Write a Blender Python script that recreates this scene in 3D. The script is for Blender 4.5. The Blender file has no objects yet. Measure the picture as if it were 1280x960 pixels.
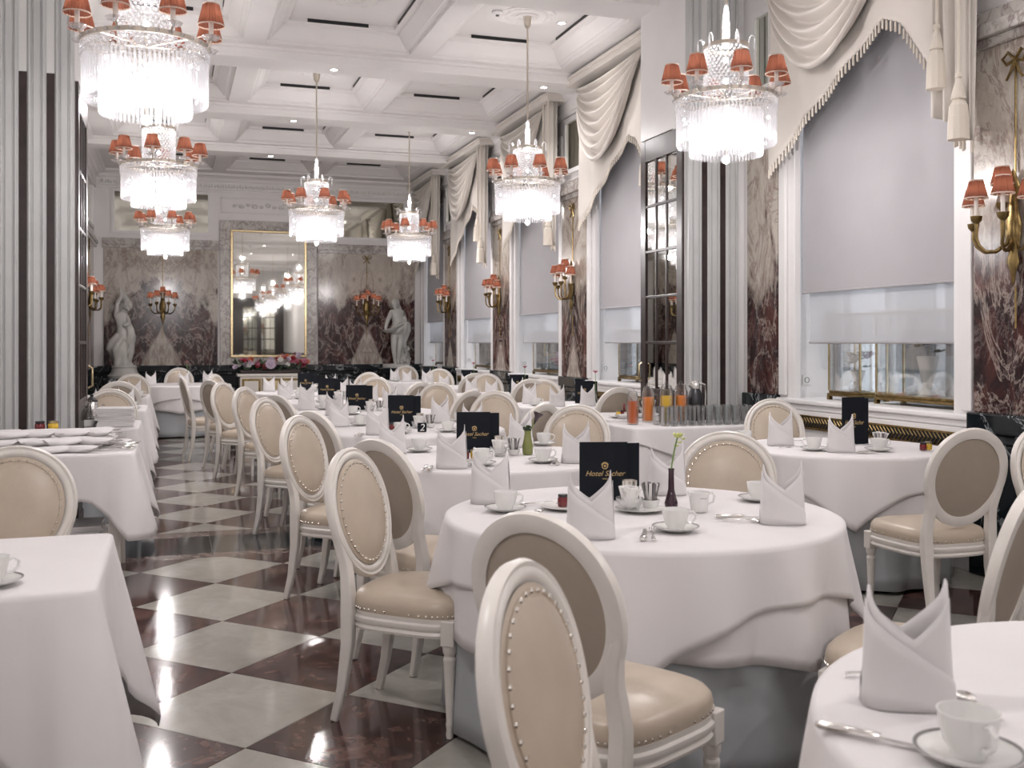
import bpy, math, random
from mathutils import Vector, Matrix
from math import sin, cos, pi, radians as R, sqrt, atan2
S = bpy.context.scene
COL = S.collection
random.seed(11)
# ------------------------------------------------------------------ camera, world, exposure
YAW = math.atan(425 / 1280)
cd = bpy.data.cameras.new('camera'); cam = bpy.data.objects.new('camera', cd); COL.objects.link(cam)
cd.sensor_width = 36; cd.lens = 36; cd.sensor_fit = 'HORIZONTAL'; cd.shift_y = -52 / 1280
cam.location = (0, 0, 1.40); cam.rotation_euler = (pi / 2, 0, -YAW)
cd.clip_start = 0.05; cd.clip_end = 200
cd.dof.use_dof = True; cd.dof.focus_distance = 6.2; cd.dof.aperture_fstop = 5.6
S.camera = cam
S.view_settings.view_transform = 'Standard'; S.view_settings.look = 'None'
S.view_settings.gamma = 1; S.view_settings.use_curve_mapping = False
S.view_settings.exposure = -0.30
S.cycles.max_bounces = 6; S.cycles.diffuse_bounces = 3; S.cycles.glossy_bounces = 3; S.cycles.transmission_bounces = 4; S.cycles.transparent_max_bounces = 20
S.cycles.use_adaptive_sampling = True; S.cycles.adaptive_threshold = 0.08; S.cycles.sample_clamp_indirect = 6
w = bpy.data.worlds.new('sky'); S.world = w; w.use_nodes = True
bg = w.node_tree.nodes['Background']; bg.inputs[0].default_value = (0.86, 0.92, 1.0, 1); bg.inputs[1].default_value = 4.0
CHANDELIER_W = 60; UPPER_W = 46; BULB_E = 28; DOWN_E = 45; SPOT_W = 62
# ------------------------------------------------------------------ room measures (metres)
XL, XR, YB, YF = -1.32, 4.65, 19.70, -6.0
XLN = -2.30                        # left wall of the front room
PY0, PY1 = 7.62, 7.95              # the wide opening between the two rooms
JL, JR = -0.64, 4.09               # its jambs
ZC = 4.50                          # ceiling field
TZ = 0.76                          # table top

# ------------------------------------------------------------------ mesh helpers
class MB:
    def __init__(s): s.v = []; s.f = []
    def add(s, vs, fs):
        n = len(s.v); s.v += [tuple(p) for p in vs]; s.f += [tuple(i + n for i in f) for f in fs]; return s
    def box(s, c, d, rz=0.0, top=1.0):
        x, y, z = d[0] / 2, d[1] / 2, d[2] / 2
        vs = [(-x, -y, -z), (x, -y, -z), (x, y, -z), (-x, y, -z), (-x * top, -y * top, z), (x * top, -y * top, z), (x * top, y * top, z), (-x * top, y * top, z)]
        ca, sa = cos(rz), sin(rz)
        vs = [(c[0] + p[0] * ca - p[1] * sa, c[1] + p[0] * sa + p[1] * ca, c[2] + p[2]) for p in vs]
        return s.add(vs, [(3, 2, 1, 0), (4, 5, 6, 7), (0, 1, 5, 4), (1, 2, 6, 5), (2, 3, 7, 6), (3, 0, 4, 7)])
    def bb(s, x0, x1, y0, y1, z0, z1):
        return s.box(((x0 + x1) / 2, (y0 + y1) / 2, (z0 + z1) / 2), (x1 - x0, y1 - y0, z1 - z0))
    def grid(s, fn, nu, nv, wrap=False, capu=False):
        cols = nu if wrap else nu + 1
        vs = [fn(i / nu, j / nv) for j in range(nv + 1) for i in range(cols)]
        fs = []
        for j in range(nv):
            for i in range(nu):
                i2 = (i + 1) % cols
                fs.append((j * cols + i, j * cols + i2, (j + 1) * cols + i2, (j + 1) * cols + i))
        if capu and wrap:
            fs.append(tuple(reversed(range(cols)))); fs.append(tuple(nv * cols + i for i in range(cols)))
        return s.add(vs, fs)
    def lathe(s, prof, c=(0, 0, 0), n=20, rip=None):
        vs = []; m = len(prof)
        for (r, z) in prof:
            r = max(r, 1e-4)
            for i in range(n):
                a = 2 * pi * i / n; q = r * (1 + (rip(a) if rip else 0))
                vs.append((c[0] + q * cos(a), c[1] + q * sin(a), c[2] + z))
        fs = [(j * n + i, j * n + (i + 1) % n, (j + 1) * n + (i + 1) % n, (j + 1) * n + i) for j in range(m - 1) for i in range(n)]
        return s.add(vs, fs)
    def sphere(s, c, r, n=8, m=5, sz=1.0):
        return s.lathe([(r * sin(pi * k / m), -r * sz * cos(pi * k / m)) for k in range(m + 1)], c, n)
    def sweep(s, path, rad, n=8, ref=None, sq=False, cap=True, close=False):
        P = [Vector(p) for p in path]; m = len(P)
        if not isinstance(rad, list): rad = [rad] * m
        rad = [(q, q) if not isinstance(q, (list, tuple)) else q for q in rad]
        side = None; vs = []
        for k in range(m):
            if close: t = (P[(k + 1) % m] - P[k - 1]).normalized()
            else: t = (P[min(k + 1, m - 1)] - P[max(k - 1, 0)]).normalized()
            if ref is not None: a = Vector(ref)
            elif side is None: a = Vector((0, 0, 1)) if abs(t.z) < .9 else Vector((1, 0, 0))
            else: a = side
            a = a - t * a.dot(t)
            if a.length < 1e-6: a = Vector((1, 0, 0)) - t * t.x
            side = a.normalized(); b = t.cross(side)
            for i in range(n):
                if sq:
                    u, v = [(1, 1), (-1, 1), (-1, -1), (1, -1)][i]
                else:
                    g = 2 * pi * i / n; u, v = cos(g), sin(g)
                vs.append(P[k] + side * (u * rad[k][0]) + b * (v * rad[k][1]))
        mm = m if close else m - 1
        fs = [(k * n + i, k * n + (i + 1) % n, ((k + 1) % m) * n + (i + 1) % n, ((k + 1) % m) * n + i) for k in range(mm) for i in range(n)]
        if cap and not close:
            fs.append(tuple(reversed(range(n)))); fs.append(tuple((m - 1) * n + i for i in range(n)))
        return s.add(vs, fs)
    def prism(s, c, r, z0, z1, n=6, tip=0.0):
        x, y = c
        pr = [(r, z1), (r, z0 + tip), (r * .35, z0)] if tip else [(r, z1), (r, z0)]
        return s.lathe(pr, (x, y, 0), n)
    def xf(s, M):
        s.v = [tuple(M @ Vector(p)) for p in s.v]; return s
    def build(s, name, mat, parent=None, smooth=38, bevel=0, solid=0, sub=0, loc=None, rz=0):
        me = bpy.data.meshes.new(name); me.from_pydata(s.v, [], s.f); me.update()
        if smooth:
            me.polygons.foreach_set('use_smooth', [True] * len(me.polygons))
            if smooth < 180: me.set_sharp_from_angle(angle=R(smooth))
        o = bpy.data.objects.new(name, me); COL.objects.link(o)
        if mat: me.materials.append(MATS[mat] if isinstance(mat, str) else mat)
        if parent: o.parent = parent
        if loc: o.location = loc
        if rz: o.rotation_euler = (0, 0, rz)
        if bevel:
            b = o.modifiers.new('bevel', 'BEVEL'); b.width = bevel; b.segments = 2; b.limit_method = 'ANGLE'
        if solid:
            b = o.modifiers.new('thick', 'SOLIDIFY'); b.thickness = solid; b.offset = 1
        if sub:
            b = o.modifiers.new('sub', 'SUBSURF'); b.levels = sub; b.render_levels = sub
        return o
def empty(name, loc=(0, 0, 0), rz=0.0):
    o = bpy.data.objects.new(name, None); COL.objects.link(o); o.location = loc; o.rotation_euler = (0, 0, rz); o.empty_display_size = .1
    return o
def tag(o, label, cat, group=None):
    o['label'] = label; o['category'] = cat
    if group: o['group'] = group
    return o
def struct(o, label=None):
    o['kind'] = 'structure'
    if label: o['label'] = label
    return o
def stuff(o): o['kind'] = 'stuff'; return o
def copy_tree(o, parent=None):
    c = o.copy(); COL.objects.link(c); c.parent = parent
    for ch in list(o.children): copy_tree(ch, c)
    return c
PROTO = {}
def place(key, maker, loc, rz, label, cat, group=None, scale=None):
    """first use builds the thing, later uses copy it with its parts"""
    if key not in PROTO: PROTO[key] = maker(); o = PROTO[key]
    else: o = copy_tree(PROTO[key])
    o.location = loc; o.rotation_euler = (0, 0, rz)
    if scale: o.scale = scale
    tag(o, label, cat, group)
    return o
# ------------------------------------------------------------------ materials
MATS = {}
class NT:
    def __init__(s, name):
        s.m = bpy.data.materials.new(name); s.m.use_nodes = True; s.t = s.m.node_tree; s.t.nodes.clear()
        s.out = s.t.nodes.new('ShaderNodeOutputMaterial'); MATS[name] = s.m
    def n(s, typ, **kw):
        nd = s.t.nodes.new('ShaderNode' + typ)
        for k, v in kw.items():
            if k.startswith('i_'):
                q = k[2:]; nd.inputs[int(q) if q.isdigit() else q.replace('_', ' ')].default_value = v
            else: setattr(nd, k, v)
        return nd
    def l(s, a, ao, b, bi): s.t.links.new(a.outputs[ao], b.inputs[bi])
    def math(s, op, a, b=None, c=None, clamp=False):
        nd = s.n('Math', operation=op, use_clamp=clamp)
        for k, x in enumerate((a, b, c)):
            if x is None: continue
            if isinstance(x, (int, float)): nd.inputs[k].default_value = x
            else: s.t.links.new(x, nd.inputs[k])
        return nd.outputs[0]
    def ramp(s, fac, stops, interp='LINEAR'):
        nd = s.n('ValToRGB'); cr = nd.color_ramp; cr.interpolation = interp
        while len(cr.elements) < len(stops): cr.elements.new(0.5)
        for e, (p, c) in zip(cr.elements, stops): e.position = p; e.color = (*c, 1) if len(c) == 3 else c
        s.t.links.new(fac, nd.inputs[0]); return nd.outputs[0]
    def mix(s, fac, a, b, blend='MIX'):
        nd = s.n('Mix', data_type='RGBA', blend_type=blend)
        for k, x in ((0, fac), (6, a), (7, b)):
            if isinstance(x, (int, float)): nd.inputs[k].default_value = x
            elif isinstance(x, tuple): nd.inputs[k].default_value = (*x, 1)
            else: s.t.links.new(x, nd.inputs[k])
        return nd.outputs[2]
    def pbsdf(s, col=None, rough=.5, metal=0, spec=.5, **kw):
        p = s.n('BsdfPrincipled'); p.inputs['Roughness'].default_value = rough; p.inputs['Metallic'].default_value = metal
        p.inputs['Specular IOR Level'].default_value = spec
        if isinstance(col, tuple): p.inputs['Base Color'].default_value = (*col, 1)
        elif col is not None: s.t.links.new(col, p.inputs['Base Color'])
        for k, v in kw.items(): p.inputs[k.replace('_', ' ')].default_value = v
        s.l(p, 0, s.out, 0); return p
    def bump(s, p, h, strength=.2, dist=.01):
        b = s.n('Bump'); b.inputs['Strength'].default_value = strength; b.inputs['Distance'].default_value = dist
        s.t.links.new(h, b.inputs['Height']); s.l(b, 0, p, 'Normal')
    def noise(s, vec, scale, detail=4, rough=.55, dist=0.0):
        nd = s.n('TexNoise'); nd.inputs['Scale'].default_value = scale; nd.inputs['Detail'].default_value = detail
        nd.inputs['Roughness'].default_value = rough; nd.inputs['Distortion'].default_value = dist
        if vec is not None: s.t.links.new(vec, nd.inputs['Vector'])
        return nd
def simple(name, col, rough=.5, metal=0, spec=.5, var=.0, vscale=6, bump=0, bscale=60, **kw):
    t = NT(name)
    if var or bump:
        tc = t.n('TexCoord')
    if var:
        nz = t.noise(tc.outputs['Object'], vscale, 5)
        c2 = tuple(max(0, x * (1 - var)) for x in col); c1 = tuple(min(1, x * (1 + var * .5)) for x in col)
        colr = t.ramp(nz.outputs[0], [(.3, c2), (.7, c1)])
    else: colr = col
    p = t.pbsdf(colr, rough, metal, spec, **kw)
    if bump:
        nb = t.noise(tc.outputs['Object'], bscale, 3); t.bump(p, nb.outputs[0], bump, .004)
    return t.m
simple('plaster', (.80, .775, .765), .65, var=.04, vscale=2)
simple('white_paint', (.80, .785, .78), .38, var=.03, vscale=3)
simple('pilaster_paint', (.50, .505, .50), .34, var=.07, vscale=5)
simple('pale_recess', (.66, .66, .64), .5)
simple('dark_wood', (.030, .017, .016), .34, var=.5, vscale=9)
simple('chair_paint', (.74, .70, .655), .36, var=.05, vscale=14)
simple('leather', (.52, .435, .345), .32, var=.07, vscale=9, bump=.12, bscale=160)
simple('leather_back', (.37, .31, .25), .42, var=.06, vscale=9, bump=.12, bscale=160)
simple('nickel', (.78, .74, .68), .22, 1.0)
simple('silver', (.80, .78, .75), .16, 1.0)
simple('brass', (.62, .50, .30), .28, 1.0, var=.25, vscale=30)
simple('old_gold', (.27, .19, .08), .34, 1.0, var=.4, vscale=26)
simple('pale_brass', (.66, .60, .52), .3, 1.0)
simple('porcelain', (.80, .79, .77), .14, spec=.6)
simple('grey_band', (.16, .15, .15), .3)
simple('brown_print', (.10, .03, .02), .4)
simple('black_card', (.006, .008, .013), .6, spec=.2)
simple('gold_print', (.62, .45, .22), .4, .6)
simple('black', (.008, .008, .009), .5)
simple('dark_steel', (.05, .05, .055), .3, .6)
simple('candle', (.85, .80, .74), .5)
simple('statue_marble', (.52, .505, .475), .42, var=.16, vscale=7, bump=.2, bscale=30)
simple('jam', (.14, .008, .012), .12, spec=.7)
simple('honey', (.62, .40, .03), .12, spec=.7)
simple('leaf', (.055, .10, .05), .5, var=.4, vscale=30)
simple('stem', (.16, .26, .06), .5)
simple('petal_yellow', (.72, .74, .30), .6)
simple('petal_pink', (.62, .22, .30), .6, var=.3, vscale=40)
simple('petal_red', (.36, .03, .05), .6, var=.3, vscale=40)
simple('petal_orange', (.62, .16, .08), .6, var=.2, vscale=40)
simple('petal_lilac', (.66, .54, .66), .6, var=.15, vscale=40)
simple('petal_white', (.78, .76, .72), .6, var=.08, vscale=30)
simple('purple_glass', (.035, .012, .022), .08, spec=.8)
simple('green_glass', (.20, .22, .06), .08, spec=.8)
simple('paper_white', (.80, .78, .76), .7)
simple('paper_red', (.30, .03, .05), .6)
simple('street', (.34, .34, .35), .8, var=.1)
simple('facade', (.72, .72, .74), .8, var=.08, vscale=.5)
simple('car_paint', (.78, .79, .81), .25)
simple('car_glass', (.06, .07, .08), .1)
simple('tyre', (.02, .02, .02), .7)
simple('rope', (.70, .64, .56), .7, bump=.5, bscale=120)
simple('mirror_glass', (.80, .80, .76), .02, 1.0)
simple('aged_mirror', (.74, .74, .66), .04, 1.0, var=.05, vscale=2)
simple('relief', (.74, .72, .69), .6)
# cloths -------------------------------------------------------------
def cloth_mat(name, col, rough=.85, weave=900, var=.035, transl=.0):
    t = NT(name); tc = t.n('TexCoord')
    nz = t.noise(tc.outputs['Object'], 5, 4)
    c2 = tuple(x * (1 - var) for x in col)
    p = t.pbsdf(t.ramp(nz.outputs[0], [(.3, c2), (.7, col)]), rough, 0, .25)
    p.inputs['Sheen Weight'].default_value = .15
    wv = t.noise(tc.outputs['Object'], 9, 5, .6, .6); t.bump(p, wv.outputs[0], .25, .006)
    if transl:
        tr = t.n('BsdfTranslucent'); tr.inputs[0].default_value = (*col, 1)
        mx = t.n('MixShader'); mx.inputs[0].default_value = transl
        t.l(p, 0, mx, 1); t.l(tr, 0, mx, 2); t.l(mx, 0, t.out, 0)
cloth_mat('linen', (.83, .80, .80), transl=.12)
cloth_mat('napkin', (.86, .835, .835), transl=.2)
cloth_mat('skirt', (.44, .46, .48), .7)
cloth_mat('swag', (.68, .635, .585), .6)
cloth_mat('blind', (.445, .43, .445), .8, transl=.12)
# sheer blind: woven screen, partly open
t = NT('sheer'); a = t.n('BsdfTransparent'); b = t.n('BsdfDiffuse'); b.inputs[0].default_value = (.62, .61, .625, 1)
c = t.n('BsdfTranslucent'); c.inputs[0].default_value = (.72, .72, .735, 1)
m1 = t.n('MixShader'); m1.inputs[0].default_value = .4; t.l(b, 0, m1, 1); t.l(c, 0, m1, 2)
m2 = t.n('MixShader'); m2.inputs[0].default_value = .84; t.l(a, 0, m2, 1); t.l(m1, 0, m2, 2); t.l(m2, 0, t.out, 0)
# crystal: cut glass that passes, mirrors and scatters the lamp light inside the basket
t = NT('crystal'); a = t.n('BsdfTransparent'); a.inputs[0].default_value = (.98, .98, .985, 1)
b = t.n('BsdfGlossy'); b.inputs[1].default_value = .06; c = t.n('BsdfTranslucent'); c.inputs[0].default_value = (.92, .92, .94, 1)
m1 = t.n('MixShader'); m1.inputs[0].default_value = .46; t.l(b, 0, m1, 1); t.l(c, 0, m1, 2)
m2 = t.n('MixShader'); m2.inputs[0].default_value = .46; t.l(a, 0, m2, 1); t.l(m1, 0, m2, 2); t.l(m2, 0, t.out, 0)
# clear glass
t = NT('glass'); a = t.n('BsdfTransparent'); a.inputs[0].default_value = (.985, .99, .99, 1)
b = t.n('BsdfGlossy'); b.inputs[1].default_value = .03; fr = t.n('LayerWeight'); fr.inputs[0].default_value = .35
m1 = t.n('MixShader'); t.l(fr, 1, m1, 0); t.l(a, 0, m1, 1); t.l(b, 0, m1, 2); t.l(m1, 0, t.out, 0)
def juice(name, col):
    t = NT(name); p = t.pbsdf(col, .15, 0, .6); p.inputs['Subsurface Weight'].default_value = 0
juice('juice_orange', (.80, .26, .05)); juice('juice_yellow', (.86, .55, .06)); juice('juice_red', (.66, .16, .05))
# pleated lamp shade: fabric lit from within
t = NT('shade_fabric'); a = t.n('BsdfDiffuse'); a.inputs[0].default_value = (.165, .062, .045, 1)
b = t.n('BsdfTranslucent'); b.inputs[0].default_value = (.34, .135, .09, 1)
m1 = t.n('MixShader'); m1.inputs[0].default_value = .5; t.l(a, 0, m1, 1); t.l(b, 0, m1, 2); t.l(m1, 0, t.out, 0)
cloth_mat('shade_trim', (.80, .68, .60), transl=.3)
def emis(name, col, e):
    t = NT(name); a = t.n('Emission'); a.inputs[0].default_value = (*col, 1); a.inputs[1].default_value = e; t.l(a, 0, t.out, 0)
emis('bulb', (1.0, .84, .70), BULB_E); emis('bulb_white', (1.0, .96, .97), 26); emis('downlight', (1.0, .95, .9), DOWN_E)
# marbles --------------------------------------------------------------
def red_marble(name, peak=1.62, wedge=.62, spread=.40, soft=.14, mirror=True):
    """book-matched slabs: mirrored about the slab's middle line, cream above, dark red below, pale tongue at the foot"""
    t = NT(name); tc = t.n('TexCoord'); oi = t.n('ObjectInfo')
    sp = t.n('SeparateXYZ'); t.l(tc, 'Object', sp, 0)
    ax = t.math('ABSOLUTE', sp.outputs[0]) if mirror else t.math('ADD', sp.outputs[0], .6); z = sp.outputs[2]
    off = t.math('MULTIPLY', oi.outputs['Random'], 37.0)
    cb = t.n('CombineXYZ'); t.t.links.new(ax, cb.inputs[0]); t.t.links.new(off, cb.inputs[1]); t.t.links.new(z, cb.inputs[2])
    v = cb.outputs[0]
    mp = t.n('Mapping'); mp.inputs['Scale'].default_value = (1.5, 1, .75); mp.inputs['Rotation'].default_value = (0, R(24), 0); t.t.links.new(v, mp.inputs[0])
    big = t.noise(mp.outputs[0], 1.15, 6, .62, .5)
    fine = t.noise(mp.outputs[0], 2.8, 10, .70, .9)
    ve = t.noise(mp.outputs[0], 1.5, 10, .68, 1.2)
    ridge = t.math('ABSOLUTE', t.math('SUBTRACT', ve.outputs[0], .5))
    vein = t.math('SUBTRACT', 1.0, t.math('MULTIPLY', ridge, 40.0), clamp=True)
    ve2 = t.noise(mp.outputs[0], 4.2, 9, .72, .8)
    ridge2 = t.math('ABSOLUTE', t.math('SUBTRACT', ve2.outputs[0], .47))
    vein2 = t.math('SUBTRACT', 1.0, t.math('MULTIPLY', ridge2, 38.0), clamp=True)
    wob = t.math('MULTIPLY', t.math('SUBTRACT', big.outputs[0], .5), 2.3)
    wob2 = t.math('MULTIPLY', t.math('SUBTRACT', fine.outputs[0], .5), .8)
    # upper edge of the dark zone
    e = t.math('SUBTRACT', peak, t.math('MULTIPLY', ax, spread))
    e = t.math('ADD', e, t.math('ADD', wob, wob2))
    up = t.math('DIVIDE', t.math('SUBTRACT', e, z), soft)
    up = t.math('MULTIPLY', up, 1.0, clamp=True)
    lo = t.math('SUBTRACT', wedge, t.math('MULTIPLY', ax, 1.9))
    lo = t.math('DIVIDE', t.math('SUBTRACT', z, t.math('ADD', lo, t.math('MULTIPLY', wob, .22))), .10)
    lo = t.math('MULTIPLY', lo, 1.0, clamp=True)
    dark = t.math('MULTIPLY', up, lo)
    cd_ = t.ramp(fine.outputs[0], [(.30, (.012, .009, .011)), (.45, (.028, .013, .014)), (.56, (.075, .028, .024)), (.72, (.17, .085, .07))])
    cd_ = t.mix(t.math('MULTIPLY', vein, .60), cd_, (.50, .42, .37)); cd_ = t.mix(t.math('MULTIPLY', vein2, .22), cd_, (.50, .40, .37))
    cl = t.ramp(fine.outputs[0], [(.28, (.24, .19, .165)), (.46, (.46, .41, .355)), (.72, (.60, .56, .51))])
    cl = t.mix(t.math('MULTIPLY', vein, .65), cl, (.16, .10, .09)); cl = t.mix(t.math('MULTIPLY', vein2, .35), cl, (.30, .22, .19))
    p = t.pbsdf(t.mix(dark, cl, cd_), .17, 0, .42)
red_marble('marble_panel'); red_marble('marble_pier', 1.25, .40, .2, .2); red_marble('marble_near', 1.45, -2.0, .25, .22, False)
def veined(name, base, vein, scale, width, rough=.12, blotch=None, detail=7, tile=False, power=.8):
    t = NT(name); tc = t.n('TexCoord'); oi = t.n('ObjectInfo')
    va = t.n('VectorMath', operation='ADD'); vs = t.n('VectorMath', operation='SCALE'); vs.inputs['Scale'].default_value = 1.0
    cb = t.n('CombineXYZ'); m = t.math('MULTIPLY', oi.outputs['Random'], 50.0); t.t.links.new(m, cb.inputs[0]); t.t.links.new(t.math('MULTIPLY', oi.outputs['Random'], 91.0), cb.inputs[1])
    t.l(tc, 'Object', va, 0); t.l(cb, 0, va, 1); v = va.outputs[0]
    ve = t.noise(v, scale, detail, .62, 1.5); rd = t.math('ABSOLUTE', t.math('SUBTRACT', ve.outputs[0], .5))
    vn = t.math('MULTIPLY', t.math('SUBTRACT', 1.0, t.math('MULTIPLY', rd, 1 / width), clamp=True), power)
    b = t.noise(v, scale * 1.7, 8, .65, .8)
    if blotch: base_c = t.ramp(b.outputs[0], blotch)
    else: base_c = t.ramp(b.outputs[0], [(.3, tuple(x * .8 for x in base)), (.7, base)])
    c = t.mix(vn, base_c, vein)
    if tile:
        hv = t.n('HueSaturation'); t.t.links.new(t.math('ADD', .86, t.math('MULTIPLY', oi.outputs['Random'], .28)), hv.inputs['Value']); t.t.links.new(c, hv.inputs['Color']); c = hv.outputs[0]
    t.pbsdf(c, rough, 0, .5)
veined('black_marble', (.012, .016, .020), (.42, .45, .46), 1.1, .010, .10, power=.8)
veined('grey_marble', (.52, .49, .46), (.22, .17, .16), 3.5, .05, .2, [(.3, (.34, .31, .29)), (.5, (.50, .47, .44)), (.7, (.62, .59, .56))])
veined('tile_light', (.60, .58, .53), (.36, .34, .30), 1.6, .05, .10, [(.3, (.31, .30, .265)), (.55, (.41, .39, .35)), (.75, (.49, .47, .43))], tile=True, power=.5)
veined('tile_dark', (.10, .05, .04), (.025, .014, .014), 4.5, .07, .09, [(.28, (.03, .016, .015)), (.48, (.085, .042, .036)), (.62, (.15, .08, .066)), (.78, (.25, .17, .145))], tile=True)
veined('tile_band', (.016, .022, .026), (.10, .11, .12), 2.0, .01, .08, tile=True)
veined('tile_strip', (.2, .15, .13), (.04, .02, .02), 9, .08, .12, [(.3, (.06, .035, .03)), (.5, (.20, .14, .12)), (.7, (.42, .37, .33))], tile=True)
simple('grout', (.16, .14, .125), .6)
# ================================================================== STRUCTURE
# ---- floor: diamond-laid marble tiles, a dark threshold band between the rooms
fl = struct(MB().bb(XLN, XR + .5, YF, YB, -.08, -.012).build('floor', 'grout', smooth=0), 'polished floor of pale and red-brown marble diamonds')
def clip(poly, x0, x1, y0, y1):
    for ax, lim, sg in ((0, x0, 1), (0, x1, -1), (1, y0, 1), (1, y1, -1)):
        out = []
        for k in range(len(poly)):
            a, b = poly[k - 1], poly[k]
            da, db = (a[ax] - lim) * sg, (b[ax] - lim) * sg
            if (da >= 0) != (db >= 0):
                q = da / (da - db); out.append((a[0] + (b[0] - a[0]) * q, a[1] + (b[1] - a[1]) * q))
            if db >= 0: out.append(b)
        poly = out
        if len(poly) < 3: return []
    return poly
def plate(poly, c, th=.012, ch=.0015):
    n = len(poly); mb = MB(); lo = [(p[0] - c[0], p[1] - c[1]) for p in poly]
    gx = sum(p[0] for p in lo) / n; gy = sum(p[1] for p in lo) / n
    def inset(d): 
        r = []
        for x, y in lo:
            L = sqrt((x - gx) ** 2 + (y - gy) ** 2) or 1
            r.append((x - (x - gx) / L * d, y - (y - gy) / L * d))
        return r
    a, b = inset(.0022), inset(.0022 + ch)
    vs = [(x, y, -th) for x, y in a] + [(x, y, -ch * .6) for x, y in a] + [(x, y, 0) for x, y in b]
    fs = [tuple(2 * n + i for i in range(n))]
    for L in (0, 1): fs += [(L * n + i, L * n + (i + 1) % n, (L + 1) * n + (i + 1) % n, (L + 1) * n + i) for i in range(n)]
    return mb.add(vs, fs)
HD = .425; tile_me = {}
def lay(x0, x1, y0, y1, ox, oy):
    p0, p1 = int((x0 - ox) / HD) - 2, int((x1 - ox) / HD) + 3
    q0, q1 = int((y0 - oy) / HD) - 2, int((y1 - oy) / HD) + 3
    for p in range(p0, p1):
        for q in range(q0, q1):
            if (p + q) % 2: continue
            cx, cy = ox + p * HD, oy + q * HD
            poly = [(cx + HD, cy), (cx, cy + HD), (cx - HD, cy), (cx, cy - HD)]
            cl = clip(poly, x0, x1, y0, y1)
            if len(cl) < 3: continue
            ar = abs(sum(cl[k - 1][0] * cl[k][1] - cl[k][0] * cl[k - 1][1] for k in range(len(cl)))) / 2
            if ar < .01: continue
            mat = 'tile_light' if p % 2 == 0 else 'tile_dark'
            if ar > .360:
                if mat not in tile_me: tile_me[mat] = plate(poly, (cx, cy)).build('tile', mat, fl, smooth=0, loc=(cx, cy, 0))
                else:
                    o = tile_me[mat].copy(); COL.objects.link(o); o.location = (cx, cy, 0)
            else: plate(cl, (cx, cy)).build('tile', mat, fl, smooth=0, loc=(cx, cy, 0))
lay(XLN, XR, YF, 6.95, .24, 4.07); lay(XL, XR, 7.92, YB, .24, 8.695)
for y0, y1, mat, st in ((6.95, 7.10, 'tile_strip', 1.2), (7.10, 7.72, 'tile_band', 1.2), (7.72, 7.92, 'tile_strip', 1.2)):
    x = .256 - 3 * st
    while x < XR:
        a, b = max(x, XLN), min(x + st, XR)
        if b > a: plate([(a, y0), (b, y0), (b, y1), (a, y1)], ((a + b) / 2, (y0 + y1) / 2)).build('threshold_slab', mat, fl, smooth=0, loc=((a + b) / 2, (y0 + y1) / 2, 0))
        x += st
# ---- ceilings with coffers
def coffered(name, x0, x1, y0, y1, cols, rows, hx, hy, beams, label):
    mb = MB(); sl = .21
    prof = [(0, 0), (0, .03), (.03, .035), (.05, .05), (.06, .05), (.15, .15), (.155, .175), (.19, .18), (sl, .19), (sl, .225)]
    xs = sorted([x0, x1] + [c + s * (hx + sl) for c in cols for s in (-1, 1)]); ys = sorted([y0, y1] + [c + s * (hy + sl) for c in rows for s in (-1, 1)])
    for i in range(len(xs) - 1):
        for j in range(len(ys) - 1):
            if i % 2 and j % 2:
                cx, cy = (xs[i] + xs[i + 1]) / 2, (ys[j] + ys[j + 1]) / 2; vs = []; fs = []
                for k, (d, h) in enumerate(prof):
                    a, b = hx + sl - d, hy + sl - d
                    vs += [(cx - a, cy - b, ZC + h), (cx + a, cy - b, ZC + h), (cx + a, cy + b, ZC + h), (cx - a, cy + b, ZC + h)]
                    if k: fs += [((k - 1) * 4 + q, (k - 1) * 4 + (q + 1) % 4, k * 4 + (q + 1) % 4, k * 4 + q) for q in range(4)]
                k = len(prof) - 1; fs.append((k * 4, k * 4 + 1, k * 4 + 2, k * 4 + 3)); mb.add(vs, fs)
            else: mb.add([(xs[i], ys[j], ZC), (xs[i + 1], ys[j], ZC), (xs[i + 1], ys[j + 1], ZC), (xs[i], ys[j + 1], ZC)], [(0, 1, 2, 3)])
    mb.bb(x0 - .1, x1 + .6, y0, y1, ZC + .26, ZC + .32)
    c = struct(mb.build(name, 'plaster', smooth=0), label)
    for yb in beams:
        b = MB().bb(x0, x1, yb - .22, yb + .22, ZC - .12, ZC + .02); b.bb(x0, x1, yb - .26, yb + .26, ZC - .03, ZC + .02)
        b.build('beam', 'plaster', c, smooth=0, bevel=.008)
    return c
COLS = (-.07, 1.68, 3.43); ROWS = (9.85, 12.62, 15.39, 18.16)
ceil = coffered('ceiling', XL, XR, PY1 - .2, YB, COLS, ROWS, .55, .79, (8.42, 11.23, 14.0, 16.77), 'white coffered plaster ceiling with deep cross beams')
ceil2 = coffered('ceiling_front', XLN, XR, YF, PY1 - .2, COLS, (-3.2, -.4, 2.4, 5.4), .55, .79, (-4.6, -1.8, 1.0, 3.9, 6.95), 'white coffered ceiling over the front tables')
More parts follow.
